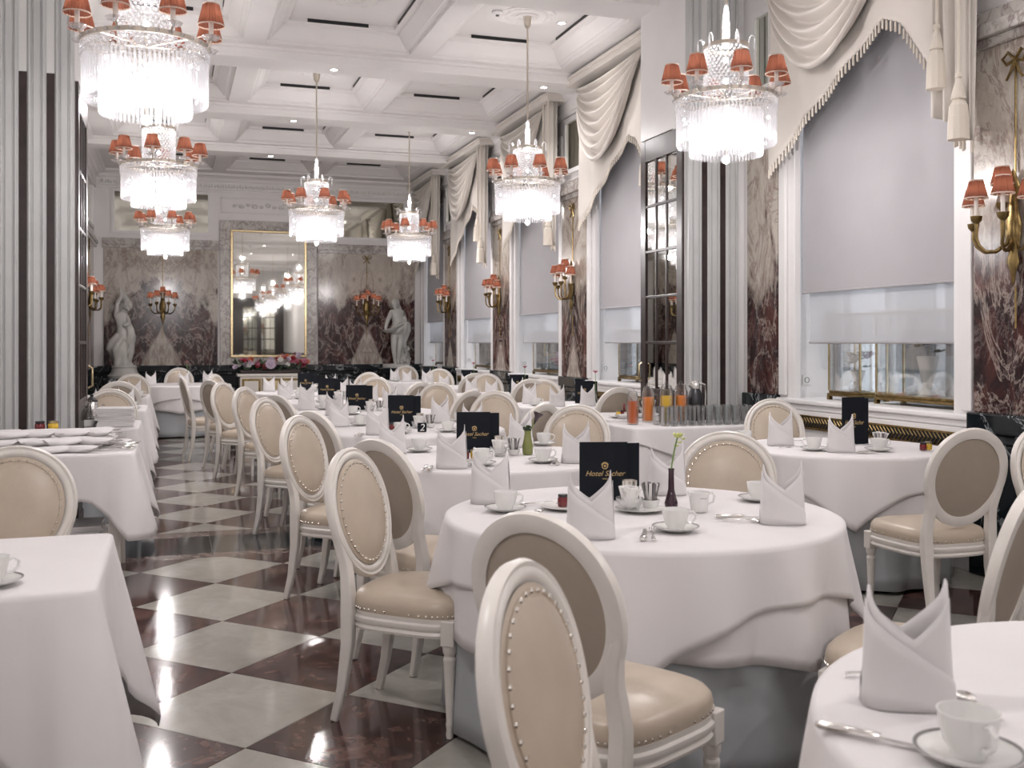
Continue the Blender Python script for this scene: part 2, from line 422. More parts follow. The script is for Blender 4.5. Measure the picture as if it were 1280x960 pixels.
for cx in COLS:
    for cy in ROWS:
        w_ = .36; m = MB().bb(cx - w_, cx + w_ * .75, cy + .79 - .012, cy + .80, ZC + .19, ZC + .225); m.build('air_slot', 'black', ceil, smooth=0)
        m = MB().bb(cx + .552 - .01, cx + .553, cy - .6, cy + .6, ZC + .195, ZC + .222); m.build('air_slot', 'black', ceil, smooth=0)
        m = MB()
        for rr, h in ((.30, .012), (.22, .02), (.12, .03)): m.lathe([(rr, 0), (rr, -h * .5), (rr - .03, -h), (rr - .05, -h * .4), (1e-4, -h * .4)], (cx, cy, ZC + .225), 28)
        for k in range(12): m.sphere((cx + .25 * cos(k * pi / 6), cy + .25 * sin(k * pi / 6), ZC + .222), .035, 8, 4, .4)
        m.build('plaster_rosette', 'plaster', ceil)
# ---- crown moulding and frieze
def crown(path_x, name, parent, axis, at, sgn):
    prof = [(0, 4.18), (.03, 4.18), (.03, 4.215), (.05, 4.225), (.05, 4.36), (.075, 4.375), (.10, 4.42), (.15, 4.45), (.20, 4.46), (.20, 4.50), (0, 4.50)]
    vs = []
    for e in path_x:
        for d, z in prof: vs.append((e, at + sgn * d, z) if axis == 'x' else (at + sgn * d, e, z))
    n = len(prof); MB().add(vs, [(i, (i + 1) % n, n + (i + 1) % n, n + i) for i in range(n)] + [tuple(range(n)), tuple(range(n, 2 * n))]).build(name, 'plaster', parent, smooth=0)
# ---- back wall
wb = struct(MB().bb(XL - .2, XR + .5, YB, YB + .2, 0, 4.75).build('wall_back', 'plaster', smooth=0), 'far end wall with marble panels and white upper part')
crown((XL, XR), 'cornice', wb, 'x', YB, -1)
m = MB()
for k in range(60):
    x = XL + .05 + k * .0992; m.sphere((x, YB - .055, 4.29), .03, 7, 4, 1.2); m.sphere((x + .05, YB - .055, 4.27), .018, 6, 4, 1.6)
stuff(m.build('frieze_ornament', 'relief', wb))
def slab(name, mat, parent, x0, x1, z0, z1, y, th=.03, rz=0, plane='y', flip=1):
    wd = x1 - x0; o = MB().bb(-wd / 2, wd / 2, -th / 2, th / 2, 0, z1 - z0).build(name, mat, parent, smooth=0, bevel=.004)
    o.location = ((x0 + x1) / 2, y, z0) if plane == 'y' else (y, (x0 + x1) / 2, z0)
    if plane == 'x': o.rotation_euler = (0, 0, pi / 2)
    return o
for x0, x1 in ((-1.16, .80), (2.64, 4.52)):
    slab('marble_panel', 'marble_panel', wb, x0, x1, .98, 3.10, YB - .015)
    m = MB()
    for d, z0, z1 in ((.05, 3.10, 3.16), (.07, 3.16, 3.22), (.04, 3.22, 3.28)): m.bb(x0 - .02, x1 + .02, YB - d, YB, z0, z1)
    m.build('marble_cornice', 'grey_marble', wb, smooth=0, bevel=.006)
for x0, x1 in ((.84, 1.03), (2.42, 2.61)): slab('marble_jamb', 'grey_marble', wb, x0, x1, .98, 3.66, YB - .03, .06)
slab('marble_lintel', 'grey_marble', wb, 1.03, 2.42, 3.49, 3.66, YB - .03, .06); slab('marble_apron', 'grey_marble', wb, 1.03, 2.42, .98, 1.12, YB - .03, .06)
def dado(parent, axis, a, b, at, sgn, proud=.06):
    """black veined marble wainscot with a moulded cap"""
    for d, z0, z1, nm in ((proud, .0, .14, 'plinth'), (proud - .03, .14, .80, 'dado_panel'), (proud - .01, .80, .86, 'dado_cap'), (proud + .02, .86, .98, 'dado_cap')):
        lo, hi = (at, at + sgn * d) if sgn > 0 else (at + sgn * d, at)
        m = MB().bb(a, b, lo, hi, z0, z1) if axis == 'x' else MB().bb(lo, hi, a, b, z0, z1)
        o = m.build(nm, 'black_marble', parent, smooth=0, bevel=.012)
dado(wb, 'x', XL, XR, YB, -1)
def mirror_panel(parent, plane, a, b, z0, z1, at, sgn, fr=.05):
    def put(nm, mat, a, b, z0, z1, d0, d1):
        lo, hi = sorted((at + sgn * d0, at + sgn * d1))
        m = MB().bb(a, b, lo, hi, z0, z1) if plane == 'y' else MB().bb(lo, hi, a, b, z0, z1)
        m.build(nm, mat, parent, smooth=0)
    put('mirror_pane', 'aged_mirror', a, b, z0, z1, .0, .012)
    for p in ((a - fr, b + fr, z1, z1 + fr), (a - fr, b + fr, z0 - fr, z0), (a - fr, a, z0, z1), (b, b + fr, z0, z1)): put('panel_moulding', 'white_paint', *p, .0, .035)
mirror_panel(wb, 'y', -.98, .63, 3.42, 4.12, YB, -1); mirror_panel(wb, 'y', 2.76, 4.30, 3.42, 4.12, YB, -1)
m = MB()
for p in ((.86, 2.56, 3.80, 3.82), (.86, 2.56, 4.07, 4.09), (.86, .88, 3.80, 4.09), (2.54, 2.56, 3.80, 4.09)): m.bb(p[0], p[1], YB - .02, YB, p[2], p[3])
for k in range(-5, 6): 
    m.sphere((1.71 + k * .12, YB - .005, 3.945 + .02 * cos(k * 2.1)), .045 if k % 2 else .06, 8, 4, .7)
m.build('relief_panel', 'relief', wb)
# ---- left walls
wl = struct(MB().bb(XL - .2, XL, PY1, YB, 0, 4.75).build('wall_left', 'plaster', smooth=0), 'left side wall of the far room')
crown((PY1, YB), 'cornice', wl, 'y', XL, 1)
for y0, y1 in ((9.4, 11.2), (12.2, 13.9), (14.9, 16.6), (17.3, 19.2)):
    slab('marble_panel', 'marble_panel', wl, y0, y1, .98, 3.10, XL + .015, plane='x')
    mirror_panel(wl, 'x', y0 + .1, y1 - .1, 3.42, 4.12, XL, 1)
m = MB()
for d, z0, z1 in ((.05, 3.10, 3.16), (.07, 3.16, 3.22), (.04, 3.22, 3.28)): m.bb(XL, XL + d, 8.6, YB, z0, z1)
m.build('marble_cornice', 'grey_marble', wl, smooth=0, bevel=.006)
dado(wl, 'y', 8.6, YB, XL, 1)
struct(MB().bb(XLN - .2, XLN, YF, PY1, 0, 4.75).build('wall_left_front', 'plaster', smooth=0), 'left side wall of the front room')
struct(MB().bb(XLN - .2, XR + .5, YF - .2, YF, 0, 4.75).build('wall_front', 'plaster', smooth=0), 'wall behind the camera')
# ---- right wall with window bays
BAYS = [(5.13, 7.04), (9.15, 11.05), (12.05, 13.95), (14.95, 16.85), (17.85, 19.55)]
PIERS = [(4.25, 5.13), (7.04, 7.60), (8.57, 9.15), (11.05, 12.05), (13.95, 14.95), (16.85, 17.85)]
m = MB(); edges = [YF] + [e for b in BAYS for e in b] + [YB]
for k in range(0, len(edges), 2): m.bb(XR, XR + .5, edges[k], edges[k + 1], 0, 4.75)
for y0, y1 in BAYS: m.bb(XR, XR + .5, y0, y1, 3.98, 4.75); m.bb(XR + .02, XR + .5, y0, y1, 0, .92)
wr = struct(m.build('wall_right', 'plaster', smooth=0), 'right wall of marble piers between tall windows')
crown((PY1, YB), 'cornice', wr, 'y', XR, -1)
for k, (y0, y1) in enumerate(PIERS):
    a, b = y0 + .11, y1 - .11
    if k == 0: a = 4.25
    if k == 1: b = y1
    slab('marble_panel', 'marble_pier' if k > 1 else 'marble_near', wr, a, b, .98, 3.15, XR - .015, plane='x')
    m = MB()
    for d, z0, z1 in ((.05, 3.15, 3.21), (.09, 3.21, 3.29), (.06, 3.29, 3.37)): m.bb(XR - d, XR, a - .02, b + .02, z0, z1)
    m.build('marble_cornice', 'grey_marble', wr, smooth=0, bevel=.008)
    mirror_panel(wr, 'x', a + .12, b - .12, 3.52, 4.10, XR, -1)
    dado(wr, 'y', a - .01, b + .01, XR, -1)
dado(wr, 'y', YF, 4.25, XR, -1)
WN = ['nearest tall window with glass cases on its sill', 'tall window just beyond the dark glazed door', 'third tall window along the right wall', 'fourth tall window along the right wall', 'farthest tall window beside the end wall']
for k, (y0, y1) in enumerate(BAYS):
    e = struct(empty('window_%d' % (k + 1), (XR, (y0 + y1) / 2, 0)), WN[k]); yc = (y0 + y1) / 2; h = (y1 - y0) / 2
    def wp(nm, mat, x0, x1, a, b, z0, z1, bevel=.006): return MB().bb(x0, x1, a, b, z0, z1).build(nm, mat, e, smooth=0, bevel=bevel)
    for s in (-1, 1):
        a, b = sorted((s * h, s * (h + .09))); wp('casing', 'white_paint', -.03, .0, a, b, .98, 3.98)
        a, b = sorted((s * h, s * (h - .09))); wp('jamb_post', 'white_paint', .0, .06, a, b, .95, 3.98)
    wp('casing', 'white_paint', -.03, .05, -h, h, 3.9, 3.98)
    wp('window_sill', 'white_paint', -.05, .46, -h - .1, h + .1, .92, .96, .012); wp('sill_moulding', 'white_paint', -.03, .03, -h - .1, h + .1, .875, .92, .01)
    wp('radiator_cover', 'white_paint', -.025, .02, -h - .1, h + .1, 0, .875)
    wp('grille_back', 'black', -.032, -.024, -h + .04, h - .02, .745, .835, 0)
    for a, b, z0, z1 in ((-h + .03, h - .01, .83, .842), (-h + .03, h - .01, .738, .75), (-h + .03, -h + .042, .738, .842), (h - .022, h - .01, .738, .842)): wp('grille_frame', 'old_gold', -.042, -.024, a, b, z0, z1, 0)
    g = MB(); y = -h + .05
    while y < h - .06:
        for s in (0, 1):
            c0 = Vector((-.036, y, .79)); d = Vector((-.036, y + .035, .828 if s else .752))
            g.sweep([c0, d], .0042, 4)
        y += .037
    stuff(g.build('grille_lattice', 'old_gold', e, smooth=0))
    for a in (-h, -h / 3, h / 3, h): wp('mullion', 'white_paint', .44, .50, a - .03, a + .03, .96, 3.98)
    for z in (.96, 1.85, 3.0): wp('glazing_bar', 'white_paint', .445, .495, -h, h, z, z + .05)
    for a in (-h, -h / 3, h / 3): wp('pane', 'glass', .468, .474, a + .03, a + 2 * h / 3 - .03, .98, 3.96, 0)
# ---- wide opening between the rooms: jambs with ribbed pilasters
m = MB()
m.bb(JR, XR + .3, 7.70, PY1 - .02, 0, 3.24); m.bb(JR, XR + .3, 7.70, 8.56, 3.24, ZC)
m.bb(XLN, JL, 7.70, PY1 - .02, 0, 3.24); m.bb(XL - .2, JL, 7.70, 8.56, 3.24, ZC); m.bb(XLN, XL - .2, 7.70, PY1 - .02, 3.24, ZC); m.bb(XLN, XR + .3, 7.71, 7.92, ZC, ZC + .25)
wp_ = struct(m.build('wall_opening', 'white_paint', smooth=0), 'jambs and header of the wide opening between the two rooms')
def pilaster(x0, sgn, wd=.123):
    pf = [(0, 0), (0, .06), (.012, .078), (.024, .078), (.03, .062), (.036, .062), (.042, .074), (.056, .074), (.067, .074), (.081, .074), (.087, .062), (.093, .062), (.099, .078), (.111, .078), (wd, .06), (wd, 0)]
    vs = [(x0 + sgn * a, 7.70 - d, z) for z in (0, ZC) for a, d in pf]; n = len(pf)
    MB().add(vs, [(i, (i + 1) % n, n + (i + 1) % n, n + i) for i in range(n)]).build('pilaster', 'pilaster_paint', wp_, smooth=0)
for sgn, x, cnt in ((1, JR + .0, 3), (-1, JL, 5)):
    for k in range(cnt):
        pilaster(x + sgn * k * .173, sgn)
        if k < cnt - 1 or sgn < 0:
            a, b = sorted((x + sgn * (k * .173 + .123), x + sgn * (k + 1) * .173))
            MB().bb(a, b, 7.638, 7.70, 0, 3.24).build('slot_lining', 'dark_wood', wp_, smooth=0); MB().bb(a, b, 7.645, 7.70, 3.24, ZC).build('slot_lining', 'pale_recess', wp_, smooth=0)
# ---- dark glazed door leaves folded back along the opening
def leaf(name, x, sgn, label):
    e = struct(empty(name, (x, 7.72, 0)), label); W = .80; H = 3.22
    def p(nm, mat, y0, y1, z0, z1, t=.045, bevel=.004): return MB().bb(-t / 2, t / 2, y0, y1, z0, z1).build(nm, mat, e, smooth=0, bevel=bevel)
    p('stile', 'dark_wood', 0, .10, .01, H); p('stile', 'dark_wood', W - .10, W, .01, H); p('top_rail', 'dark_wood', .10, W - .10, 3.03, H); p('bottom_rail', 'dark_wood', .10, W - .10, .01, .18)
    p('kick_panel', 'dark_wood', .10, W - .10, .18, .90, .03); p('lock_rail', 'dark_wood', .10, W - .10, .90, .99)
    cw = (W - .20) / 3; rh = (3.03 - .99) / 5
    for i in range(1, 3): p('muntin', 'dark_wood', .10 + i * cw - .012, .10 + i * cw + .012, .99, 3.03, .04)
    for j in range(1, 5): p('muntin', 'dark_wood', .10, W - .10, .99 + j * rh - .012, .99 + j * rh + .012, .038)
    for i in range(3):
        for j in range(5):
            o = p('pane', 'mirror_glass', .10 + i * cw + .012, .10 + (i + 1) * cw - .012, .99 + j * rh + .012, .99 + (j + 1) * rh - .012, .018, .003)
    h = MB().sweep([(-sgn * .03, W - .05, 1.05), (-sgn * .06, W - .05, 1.07), (-sgn * .06, W - .05, 1.2), (-sgn * .03, W - .05, 1.22)], .008, 8).build('handle', 'brass', e)
leaf('door_1', JR - .0, 1, 'dark wood door leaf with mirrored panes beside the juice table')
leaf('door_2', JL + .0, -1, 'dark wood door leaf with glass panes past the left pilasters')
# ---- dark glazed double door behind the camera, seen only in the end-wall mirror
dr = struct(empty('door_3', (3.55, YF, 0)), 'dark glazed double door behind the camera')
MB().bb(-1.25, 1.05, 0, .04, 0, 3.3).build('panelling', 'dark_wood', dr, smooth=0)
for s_ in (-1, 1):
    for a_, b_, z0, z1 in ((0, .09, .02, 3.1), (.66, .75, .02, 3.1), (.09, .66, 2.95, 3.1), (.09, .66, .02, .6)): lo_, hi_ = sorted((s_ * a_, s_ * b_)); MB().bb(lo_, hi_, .04, .09, z0, z1).build('stile', 'dark_wood', dr, smooth=0)
    for i_ in range(3):
        for j_ in range(5):
            lo_, hi_ = sorted((s_ * (.10 + i_ * .19), s_ * (.27 + i_ * .19))); MB().bb(lo_, hi_, .045, .06, .62 + j_ * .47, 1.05 + j_ * .47).build('pane', 'aged_mirror', dr, smooth=0)
# ---- street outside
struct(MB().bb(XR + .9, 24, -4, 30, -.62, -.5).build('street_pavement', 'street', smooth=0), 'pale street outside the windows')
fa = tag(empty('street_facade', (16, 12, -.5)), 'pale stone facade across the street seen through the windows', 'building')
MB().bb(0, .6, -16, 18, 0, 12).build('wall', 'facade', fa, smooth=0)
for k in range(11): MB().bb(-.05, .02, -14.5 + k * 3, -13.2 + k * 3, 1.2, 3.6).build('window', 'car_glass', fa, smooth=0)
# ================================================================== CHANDELIERS
def pleat(n): return lambda a: .034 * (1 if (a * n / (2 * pi)) % 1 < .5 else -1)
def shade_parts(parent, c, rb=.07, rt=.043, h=.115, n=52):
    s_ = MB().lathe([(rb, 0), ((rb + rt) / 2, h / 2), (rt, h)], c, n, pleat(n // 2)).build('lamp_shade', 'shade_fabric', parent, smooth=0)
    for r_, z_ in ((rb, 0), (rt, h)):
        MB().sweep([(c[0] + r_ * 1.01 * cos(a * pi / 12), c[1] + r_ * 1.01 * sin(a * pi / 12), c[2] + z_) for a in range(24)], (.0045, .0025), 6, ref=(0, 0, 1), close=True).build('trim', 'shade_trim', s_)
    return s_
def make_chandelier():
    e = empty('chandelier')
    MB().sweep([(.33 * cos(a * pi / 24), .33 * sin(a * pi / 24), 0) for a in range(48)], (.013, .006), 4, ref=(0, 0, 1), close=True, sq=True).build('gallery_ring', 'pale_brass', e, smooth=0)
    m = MB()
    for k in range(32): a = k * pi / 16; m.sphere((.338 * cos(a), .338 * sin(a), 0), .013, 8, 4)
    for row in range(3):
        for k in range(64): a = (k + row * .5) * pi / 32; m.sphere((.328 * cos(a), .328 * sin(a), -.028 - row * .024), .0115, 6, 4)
    stuff(m.build('bead_strands', 'crystal', e))
    def tier(nm, r, z1, z0, n, w_):
        m = MB()
        for k in range(n): a = k * 2 * pi / n; m.prism((r * cos(a), r * sin(a)), w_, z0, z1, 6, .012)
        return stuff(m.build(nm, 'crystal', e, smooth=0))
    tier('outer_prisms', .322, -.085, -.315, 84, .0082); tier('middle_prisms', .235, -.09, -.385, 60, .0085); tier('inner_prisms', .15, -.09, -.36, 36, .0085)
    MB().sphere((0, 0, -.405), .027, 12, 8).build('glass_ball', 'crystal', e, smooth=0); MB().sweep([(0, 0, -.38), (0, 0, -.06)], .004, 6).build('ball_hook', 'pale_brass', e)
    for r_, z_ in ((.235, -.09), (.15, -.09)):
        MB().sweep([(r_ * cos(a * pi / 16), r_ * sin(a * pi / 16), z_) for a in range(32)], (.006, .004), 4, ref=(0, 0, 1), close=True).build('tier_ring', 'pale_brass', e)
    m = MB()
    for k in range(8): a = k * pi / 4; m.sweep([(0, 0, .0), (.33 * cos(a), .33 * sin(a), 0)], .006, 6)
    m.build('spokes', 'pale_brass', e)
    m = MB()
    for k in range(30):
        a = k * pi / 15
        for j in range(15): m.sphere((.142 * cos(a + j * .1), .142 * sin(a + j * .1), .02 + j * .0215), .0105, 6, 4)
    stuff(m.build('bead_column', 'crystal', e))
    MB().sweep([(.145 * cos(a * pi / 16), .145 * sin(a * pi / 16), .345) for a in range(32)], (.011, .006), 4, ref=(0, 0, 1), close=True, sq=True).build('crown_ring', 'pale_brass', e, smooth=0)
    for k in range(6):
        a = k * pi / 3 + .3; ca, sa = cos(a), sin(a)
        pts = [(.145, .35), (.15, .39), (.165, .41), (.18, .40), (.185, .385)]
        c_ = MB().sweep([(r_ * ca, r_ * sa, z_) for r_, z_ in pts], .005, 6).build('crown_hook', 'crystal', e)
        MB().prism((.185 * ca, .185 * sa), .008, .29, .38, 6, .012).build('drop', 'crystal', c_, smooth=0)
    MB().lathe([(.045, .345), (.03, .36), (.026, .40), (.018, .60), (.010, .62), (.010, .64)], n=14).build('glass_stem', 'crystal', e, smooth=0)
    MB().lathe([(.009, .36), (.009, 1.62)], n=10).build('rod', 'pale_brass', e)
    MB().lathe([(.012, 1.56), (.03, 1.58), (.036, 1.60), (.045, 1.68), (.045, 1.705), (.001, 1.705)], n=20).build('ceiling_cup', 'pale_brass', e)
    for k in range(8):
        a = k * pi / 4 + pi / 8; ca, sa = cos(a), sin(a); c = (.365 * ca, .365 * sa)
        arm = MB().sweep([(.32 * ca, .32 * sa, 0), (.345 * ca, .345 * sa, .004), (.365 * ca, .365 * sa, .03)], .006, 6).build('lamp_arm', 'pale_brass', e)
        MB().lathe([(.008, .022), (.04, .030), (.052, .044), (.050, .046), (.036, .034), (.001, .030)], (*c, 0), 16).build('glass_dish', 'crystal', arm)
        MB().lathe([(.013, .03), (.013, .125), (.001, .126)], (*c, 0), 10).build('candle_tube', 'candle', arm)
        MB().sphere((*c, .150), .014, 5, 3, 1.7).build('bulb', 'bulb', arm)
        shade_parts(arm, (*c, .105))
    for k in range(6):
        a = k * pi / 3; MB().sphere((.09 * cos(a), .09 * sin(a), -.12 if k % 2 else -.2), .020, 5, 3).build('bulb', 'bulb_white', e)
    for k in range(8): a = k * pi / 4 + .2; MB().sphere((.275 * cos(a), .275 * sin(a), -.13 if k % 2 else -.22), .012, 5, 3).build('bulb', 'bulb_white', e)
    for k in range(2): MB().sphere((0, 0, .12 + k * .14), .02, 5, 3).build('bulb', 'bulb_white', e)
    for en, hz in ((CHANDELIER_W, -.45), (UPPER_W, .50)):
        L = bpy.data.lights.new('lamp_light', 'POINT'); L.energy = en; L.color = (1.0, .955, .95); L.shadow_soft_size = .03
        lo = bpy.data.objects.new('lamp_light', L); COL.objects.link(lo); lo.parent = e; lo.location = (0, 0, hz)
    return e
CH = [(-.135, 5.95, 'crystal chandelier nearest the left pilasters, cut by the top of the picture'),
      (3.50, 6.02, 'crystal chandelier hanging in front of the right pilasters and the nearest window'),
      (-.115, 9.95, 'crystal chandelier second down on the left, under the nearest left one'),
      (3.42, 9.80, 'crystal chandelier in front of the second window, beyond the dark door'),
      (1.68, 12.65, 'crystal chandelier alone in the middle of the room, before the mirror'),
      (-.09, 15.35, 'crystal chandelier lowest in the left row, above the left statue'),
      (3.42, 15.25, 'small far crystal chandelier above the right-hand statue')]
for k, (x, y, lb) in enumerate(CH): place('chandelier', make_chandelier, (x, y, 3.02), k * .13, lb, 'chandelier', 'crystal chandeliers with red pleated shades')
for k, (x, y) in enumerate(((3.42, 1.9), (-.2, 1.9), (3.42, -2.2), (-.2, -2.2))):  # unseen chandeliers added to throw fill light on camera-facing surfaces
    place('chandelier', make_chandelier, (x, y, 3.02), k * .2, 'unseen crystal chandelier added for fill light %s' % ('over the front tables, window side', 'over the front tables, left side', 'behind the camera, window side', 'behind the camera, left side')[k], 'chandelier', 'crystal chandeliers with red pleated shades')
# ================================================================== WALL SCONCES
def make_sconce():
    e = empty('wall_sconce')   # wall is the local y=0 plane, lamp stands out along -y
    MB().lathe([(.001, -.38), (.012, -.36), (.02, -.30), (.045, -.24), (.03, -.18), (.055, -.10), (.06, -.02), (.04, .05), (.03, .14), (.05, .20), (.02, .27), (.001, .30)], (0, 0, 0), 12).xf(Matrix.Translation((0, -.03, 0)) @ Matrix.Diagonal((1, .5, 1, 1))).build('backplate', 'old_gold', e)
    MB().sweep([(0, -.012, .28), (0, -.012, .95)], .006, 6).build('hanging_rod', 'old_gold', e)
    MB().sweep([(0, -.012, -.38), (0, -.012, -.62)], .006, 6).build('pendant_rod', 'old_gold', e)
    m = MB()
    for s in (-1, 1): m.sweep([(0, -.015, .93), (s * .05, -.02, .98), (s * .09, -.02, .95), (s * .06, -.02, .91), (0, -.015, .93)], .009, 6); m.sweep([(0, -.015, .93), (s * .03, -.02, .86), (s * .06, -.02, .82)], .008, 6)
    m.build('bow', 'old_gold', e)
    for k, (dx, dy, dz) in enumerate(((-.21, -.12, 0), (-.10, -.20, .03), (.10, -.20, .03), (.21, -.12, 0), (0, -.11, .10))):
        arm = MB().sweep([(0, -.04, -.06), (dx * .18, dy * .3, -.13), (dx * .42, dy * .58, -.175), (dx * .68, dy * .82, -.175), (dx * .88, dy * .97, -.14), (dx * 1.0, dy, -.09), (dx * .97, dy, -.05 + dz * .5), (dx, dy, -.03 + dz)], [.012, .010, .009, .009, .010, .009, .011, .012], 8).build('lamp_arm', 'old_gold', e)
        MB().lathe([(.008, -.04), (.03, -.015), (.034, .01), (.020, .012), (.001, .01)], (dx, dy, dz - .01), 12).build('drip_pan', 'old_gold', arm)
        MB().lathe([(.012, 0), (.012, .12), (.001, .12)], (dx, dy, dz), 8).build('candle_tube', 'candle', arm)
        MB().sphere((dx, dy, dz + .145), .013, 5, 3, 1.7).build('bulb', 'bulb', arm)
        shade_parts(arm, (dx, dy, dz + .105), .062, .038, .10, 44)
    return e
SC = [(XR - .03, 4.68, -pi / 2, 'gilt wall sconce at the right edge of the picture, on red marble'),
      (XR - .03, 11.55, -pi / 2, 'gilt wall sconce on the marble pier nearest beyond the dark door'),
      (XR - .03, 14.45, -pi / 2, 'gilt wall sconce on the middle marble pier of the far window wall'),
      (XR - .03, 17.35, -pi / 2, 'gilt wall sconce on the farthest marble pier of the window wall'),
      (-.16, YB - .03, 0, 'gilt wall sconce on the left end-wall marble panel beside the twisted statue'),
      (3.57, YB - .03, 0, 'gilt wall sconce on the right end-wall marble panel by the standing statue'),
      (XL + .03, 15.75, pi / 2, 'gilt wall sconce on the left wall, nearer of two'),
      (XL + .03, 17.9, pi / 2, 'gilt wall sconce on the left wall, farther of two')]
for x, y, rz, lb in SC: place('wall_sconce', make_sconce, (x, y, 2.10), rz, lb, 'wall lamp', 'gilt wall sconces with red shades')
# ================================================================== DOWNLIGHTS, DETECTOR
def make_down():
    e = empty('ceiling_spotlight')
    L = bpy.data.lights.new('lamp_light', 'SPOT'); L.energy = SPOT_W; L.color = (1.0, .955, .955); L.spot_size = R(115); L.spot_blend = .9; L.shadow_soft_size = .04
    lo = bpy.data.objects.new('lamp_light', L); COL.objects.link(lo); lo.parent = e; lo.location = (0, 0, -.03)
    MB().lathe([(.058, 0), (.055, -.006), (.036, -.004), (.036, .0)], n=20).build('trim_ring', 'white_paint', e); MB().lathe([(.036, -.002), (.001, -.002)], n=16).build('lens', 'downlight', e)
    return e
DL = [(1.68, 11.23, ZC - .121, 'on the first beam above the middle chandelier'), (1.55, 14.0, ZC - .121, 'on the second beam behind the middle chandelier'), (1.5, 16.77, ZC - .121, 'on the far beam before the end wall'),
      (3.45, 12.85, ZC + .224, 'inside the coffer beyond the right chandelier'), (4.05, 14.0, ZC - .121, 'on the second beam near the curtains'), (3.75, 15.6, ZC + .224, 'inside the coffer of the far right chandelier'),
      (3.85, 9.95, ZC + .224, 'inside the coffer beside the second right chandelier rod'), (4.12, 11.23, ZC - .121, 'on the first beam near the curtains'), (4.2, 8.42, ZC - .121, 'on the beam above the blank white wall'),
      (.75, 6.95, ZC - .121, 'added for fill light over the threshold, out of frame'), (2.7, 6.95, ZC - .121, 'added for fill light over the window-side threshold, out of frame'), (.8, 3.9, ZC - .121, 'added for fill light over the aisle, out of frame'), (2.5, 3.9, ZC - .121, 'added for fill light over the near round table, out of frame'), (3.9, 3.9, ZC - .121, 'added for fill light over the near window table, out of frame'),  # unseen front-room spots, added for more downward light on the tables
      (1.6, 1.0, ZC - .121, 'added for fill light over the foremost chair, out of frame')]
for x, y, z, lb in DL: place('ceiling_spotlight', make_down, (x, y, z), 0, 'small round recessed spotlight ' + lb, 'spotlight', 'recessed ceiling spotlights')
sd = tag(empty('smoke_detector', (3.1, 9.8, ZC + .223)), 'small white smoke detector left of the chandelier cup', 'detector')
MB().lathe([(.055, 0), (.055, -.02), (.04, -.035), (.001, -.04)], n=18).build('base', 'white_paint', sd); MB().lathe([(.02, -.036), (.018, -.05), (.001, -.052)], n=12).build('sensor', 'grey_band', sd)
# ================================================================== BLINDS AND CURTAINS
WD = ['of the nearest window', 'of the window just beyond the dark door', 'of the third window', 'of the fourth window', 'of the farthest window']
def swagged(k, y0, y1):
    A, B = y1 + .06, y0 - .28; L = A - B
    e = tag(empty('swag_valance', (XR, A, 0)), 'cream draped swag valance with fringe ' + WD[k], 'curtain', 'swag valances over the windows')
    Y = lambda s: -s * L
    def zb(s):
        pts = [(0, 2.76), (.06, 2.84), (.2, 3.06), (.4, 3.31), (.56, 3.50), (.62, 3.56), (.68, 3.50), (.78, 3.24), (.86, 3.02), (.91, 2.66), (1, 2.58)]
        for (a, p), (b, q) in zip(pts, pts[1:]):
            if s <= b: return p + (q - p) * (s - a) / (b - a)
        return pts[-1][1]
    MB().bb(-.30, -.02, -L - .02, .02, 4.36, 4.44).bb(-.32, -.02, -L - .04, .04, 4.42, 4.46).build('pelmet_board', 'swag', e, smooth=0, bevel=.01)
    def back(u, v):
        z = 4.37 + (zb(u) - 4.37) * v
        rp = .012 * sin(u * 33 + 1.5 * sin(v * 3)) * (.4 + .6 * v) + (.02 * sin(u * 150) if u > .9 else 0) + .05 * max(0, (u - .86) / .14)
        return (-.12 - rp - .02 * v, Y(u), z)
    MB().grid(back, 110, 26).build('backing_drape', 'swag', e, smooth=180, solid=.006)
    def swag_pt(u, v):
        q = v; s = .015 + (.80 - .10 * q) * u; sag = (.10 + .86 * q) * (max(0, sin(pi * u)) ** .75)
        z = 4.36 - .22 * q * (1 - u) - .04 * q * u - sag * (1.0 - .12 * q)
        env = max(0, sin(pi * u)) ** .5
        x = -.16 - .085 * env - .046 * env * sin(2 * pi * (7.5 * q ** .85)) - .010 * sin(2 * pi * 3 * q)
        return (x, Y(s), z)
    MB().grid(swag_pt, 40, 96).build('swag', 'swag', e, smooth=180, solid=.004)
    def casc(u, v):
        s = .865 + .135 * u; zz = 4.37 + ((2.66 + .12 * (1 - u)) - 4.37) * v
        return (-.20 - .028 * sin(u * 6 * pi) - .02, Y(s), zz)
    MB().grid(casc, 40, 12).build('cascade', 'swag', e, smooth=180, solid=.004)
    f = MB(); n = int(L / .036)
    for i in range(n):
        s = (i + .5) / n; z = zb(s) + .004; x = back(s, 1)[0]; ln = .075
        f.lathe([(.004, 0), (.009, -.012), (.0095, -ln + .006), (.004, -ln)], (x, Y(s), z), 6)
    stuff(f.build('fringe', 'rope', e, smooth=0))
    for s, z in ((.905, 3.30), (.985, 2.96)):
        c = MB().sweep([(-.26, Y(s), 4.36), (-.262, Y(s), z)], .010, 8).build('tassel_cord', 'rope', e)
        MB().lathe([(.001, .03), (.018, .02), (.020, 0), (.012, -.01), (.022, -.04), (.036, -.10), (.042, -.13), (.030, -.135), (.050, -.17), (.056, -.24), (.060, -.37), (.001, -.37)], (-.265, Y(s), z), 20, lambda a: .05 * (1 if int(a * 10 / pi) % 2 else -1)).build('tassel', 'rope', c, smooth=0)
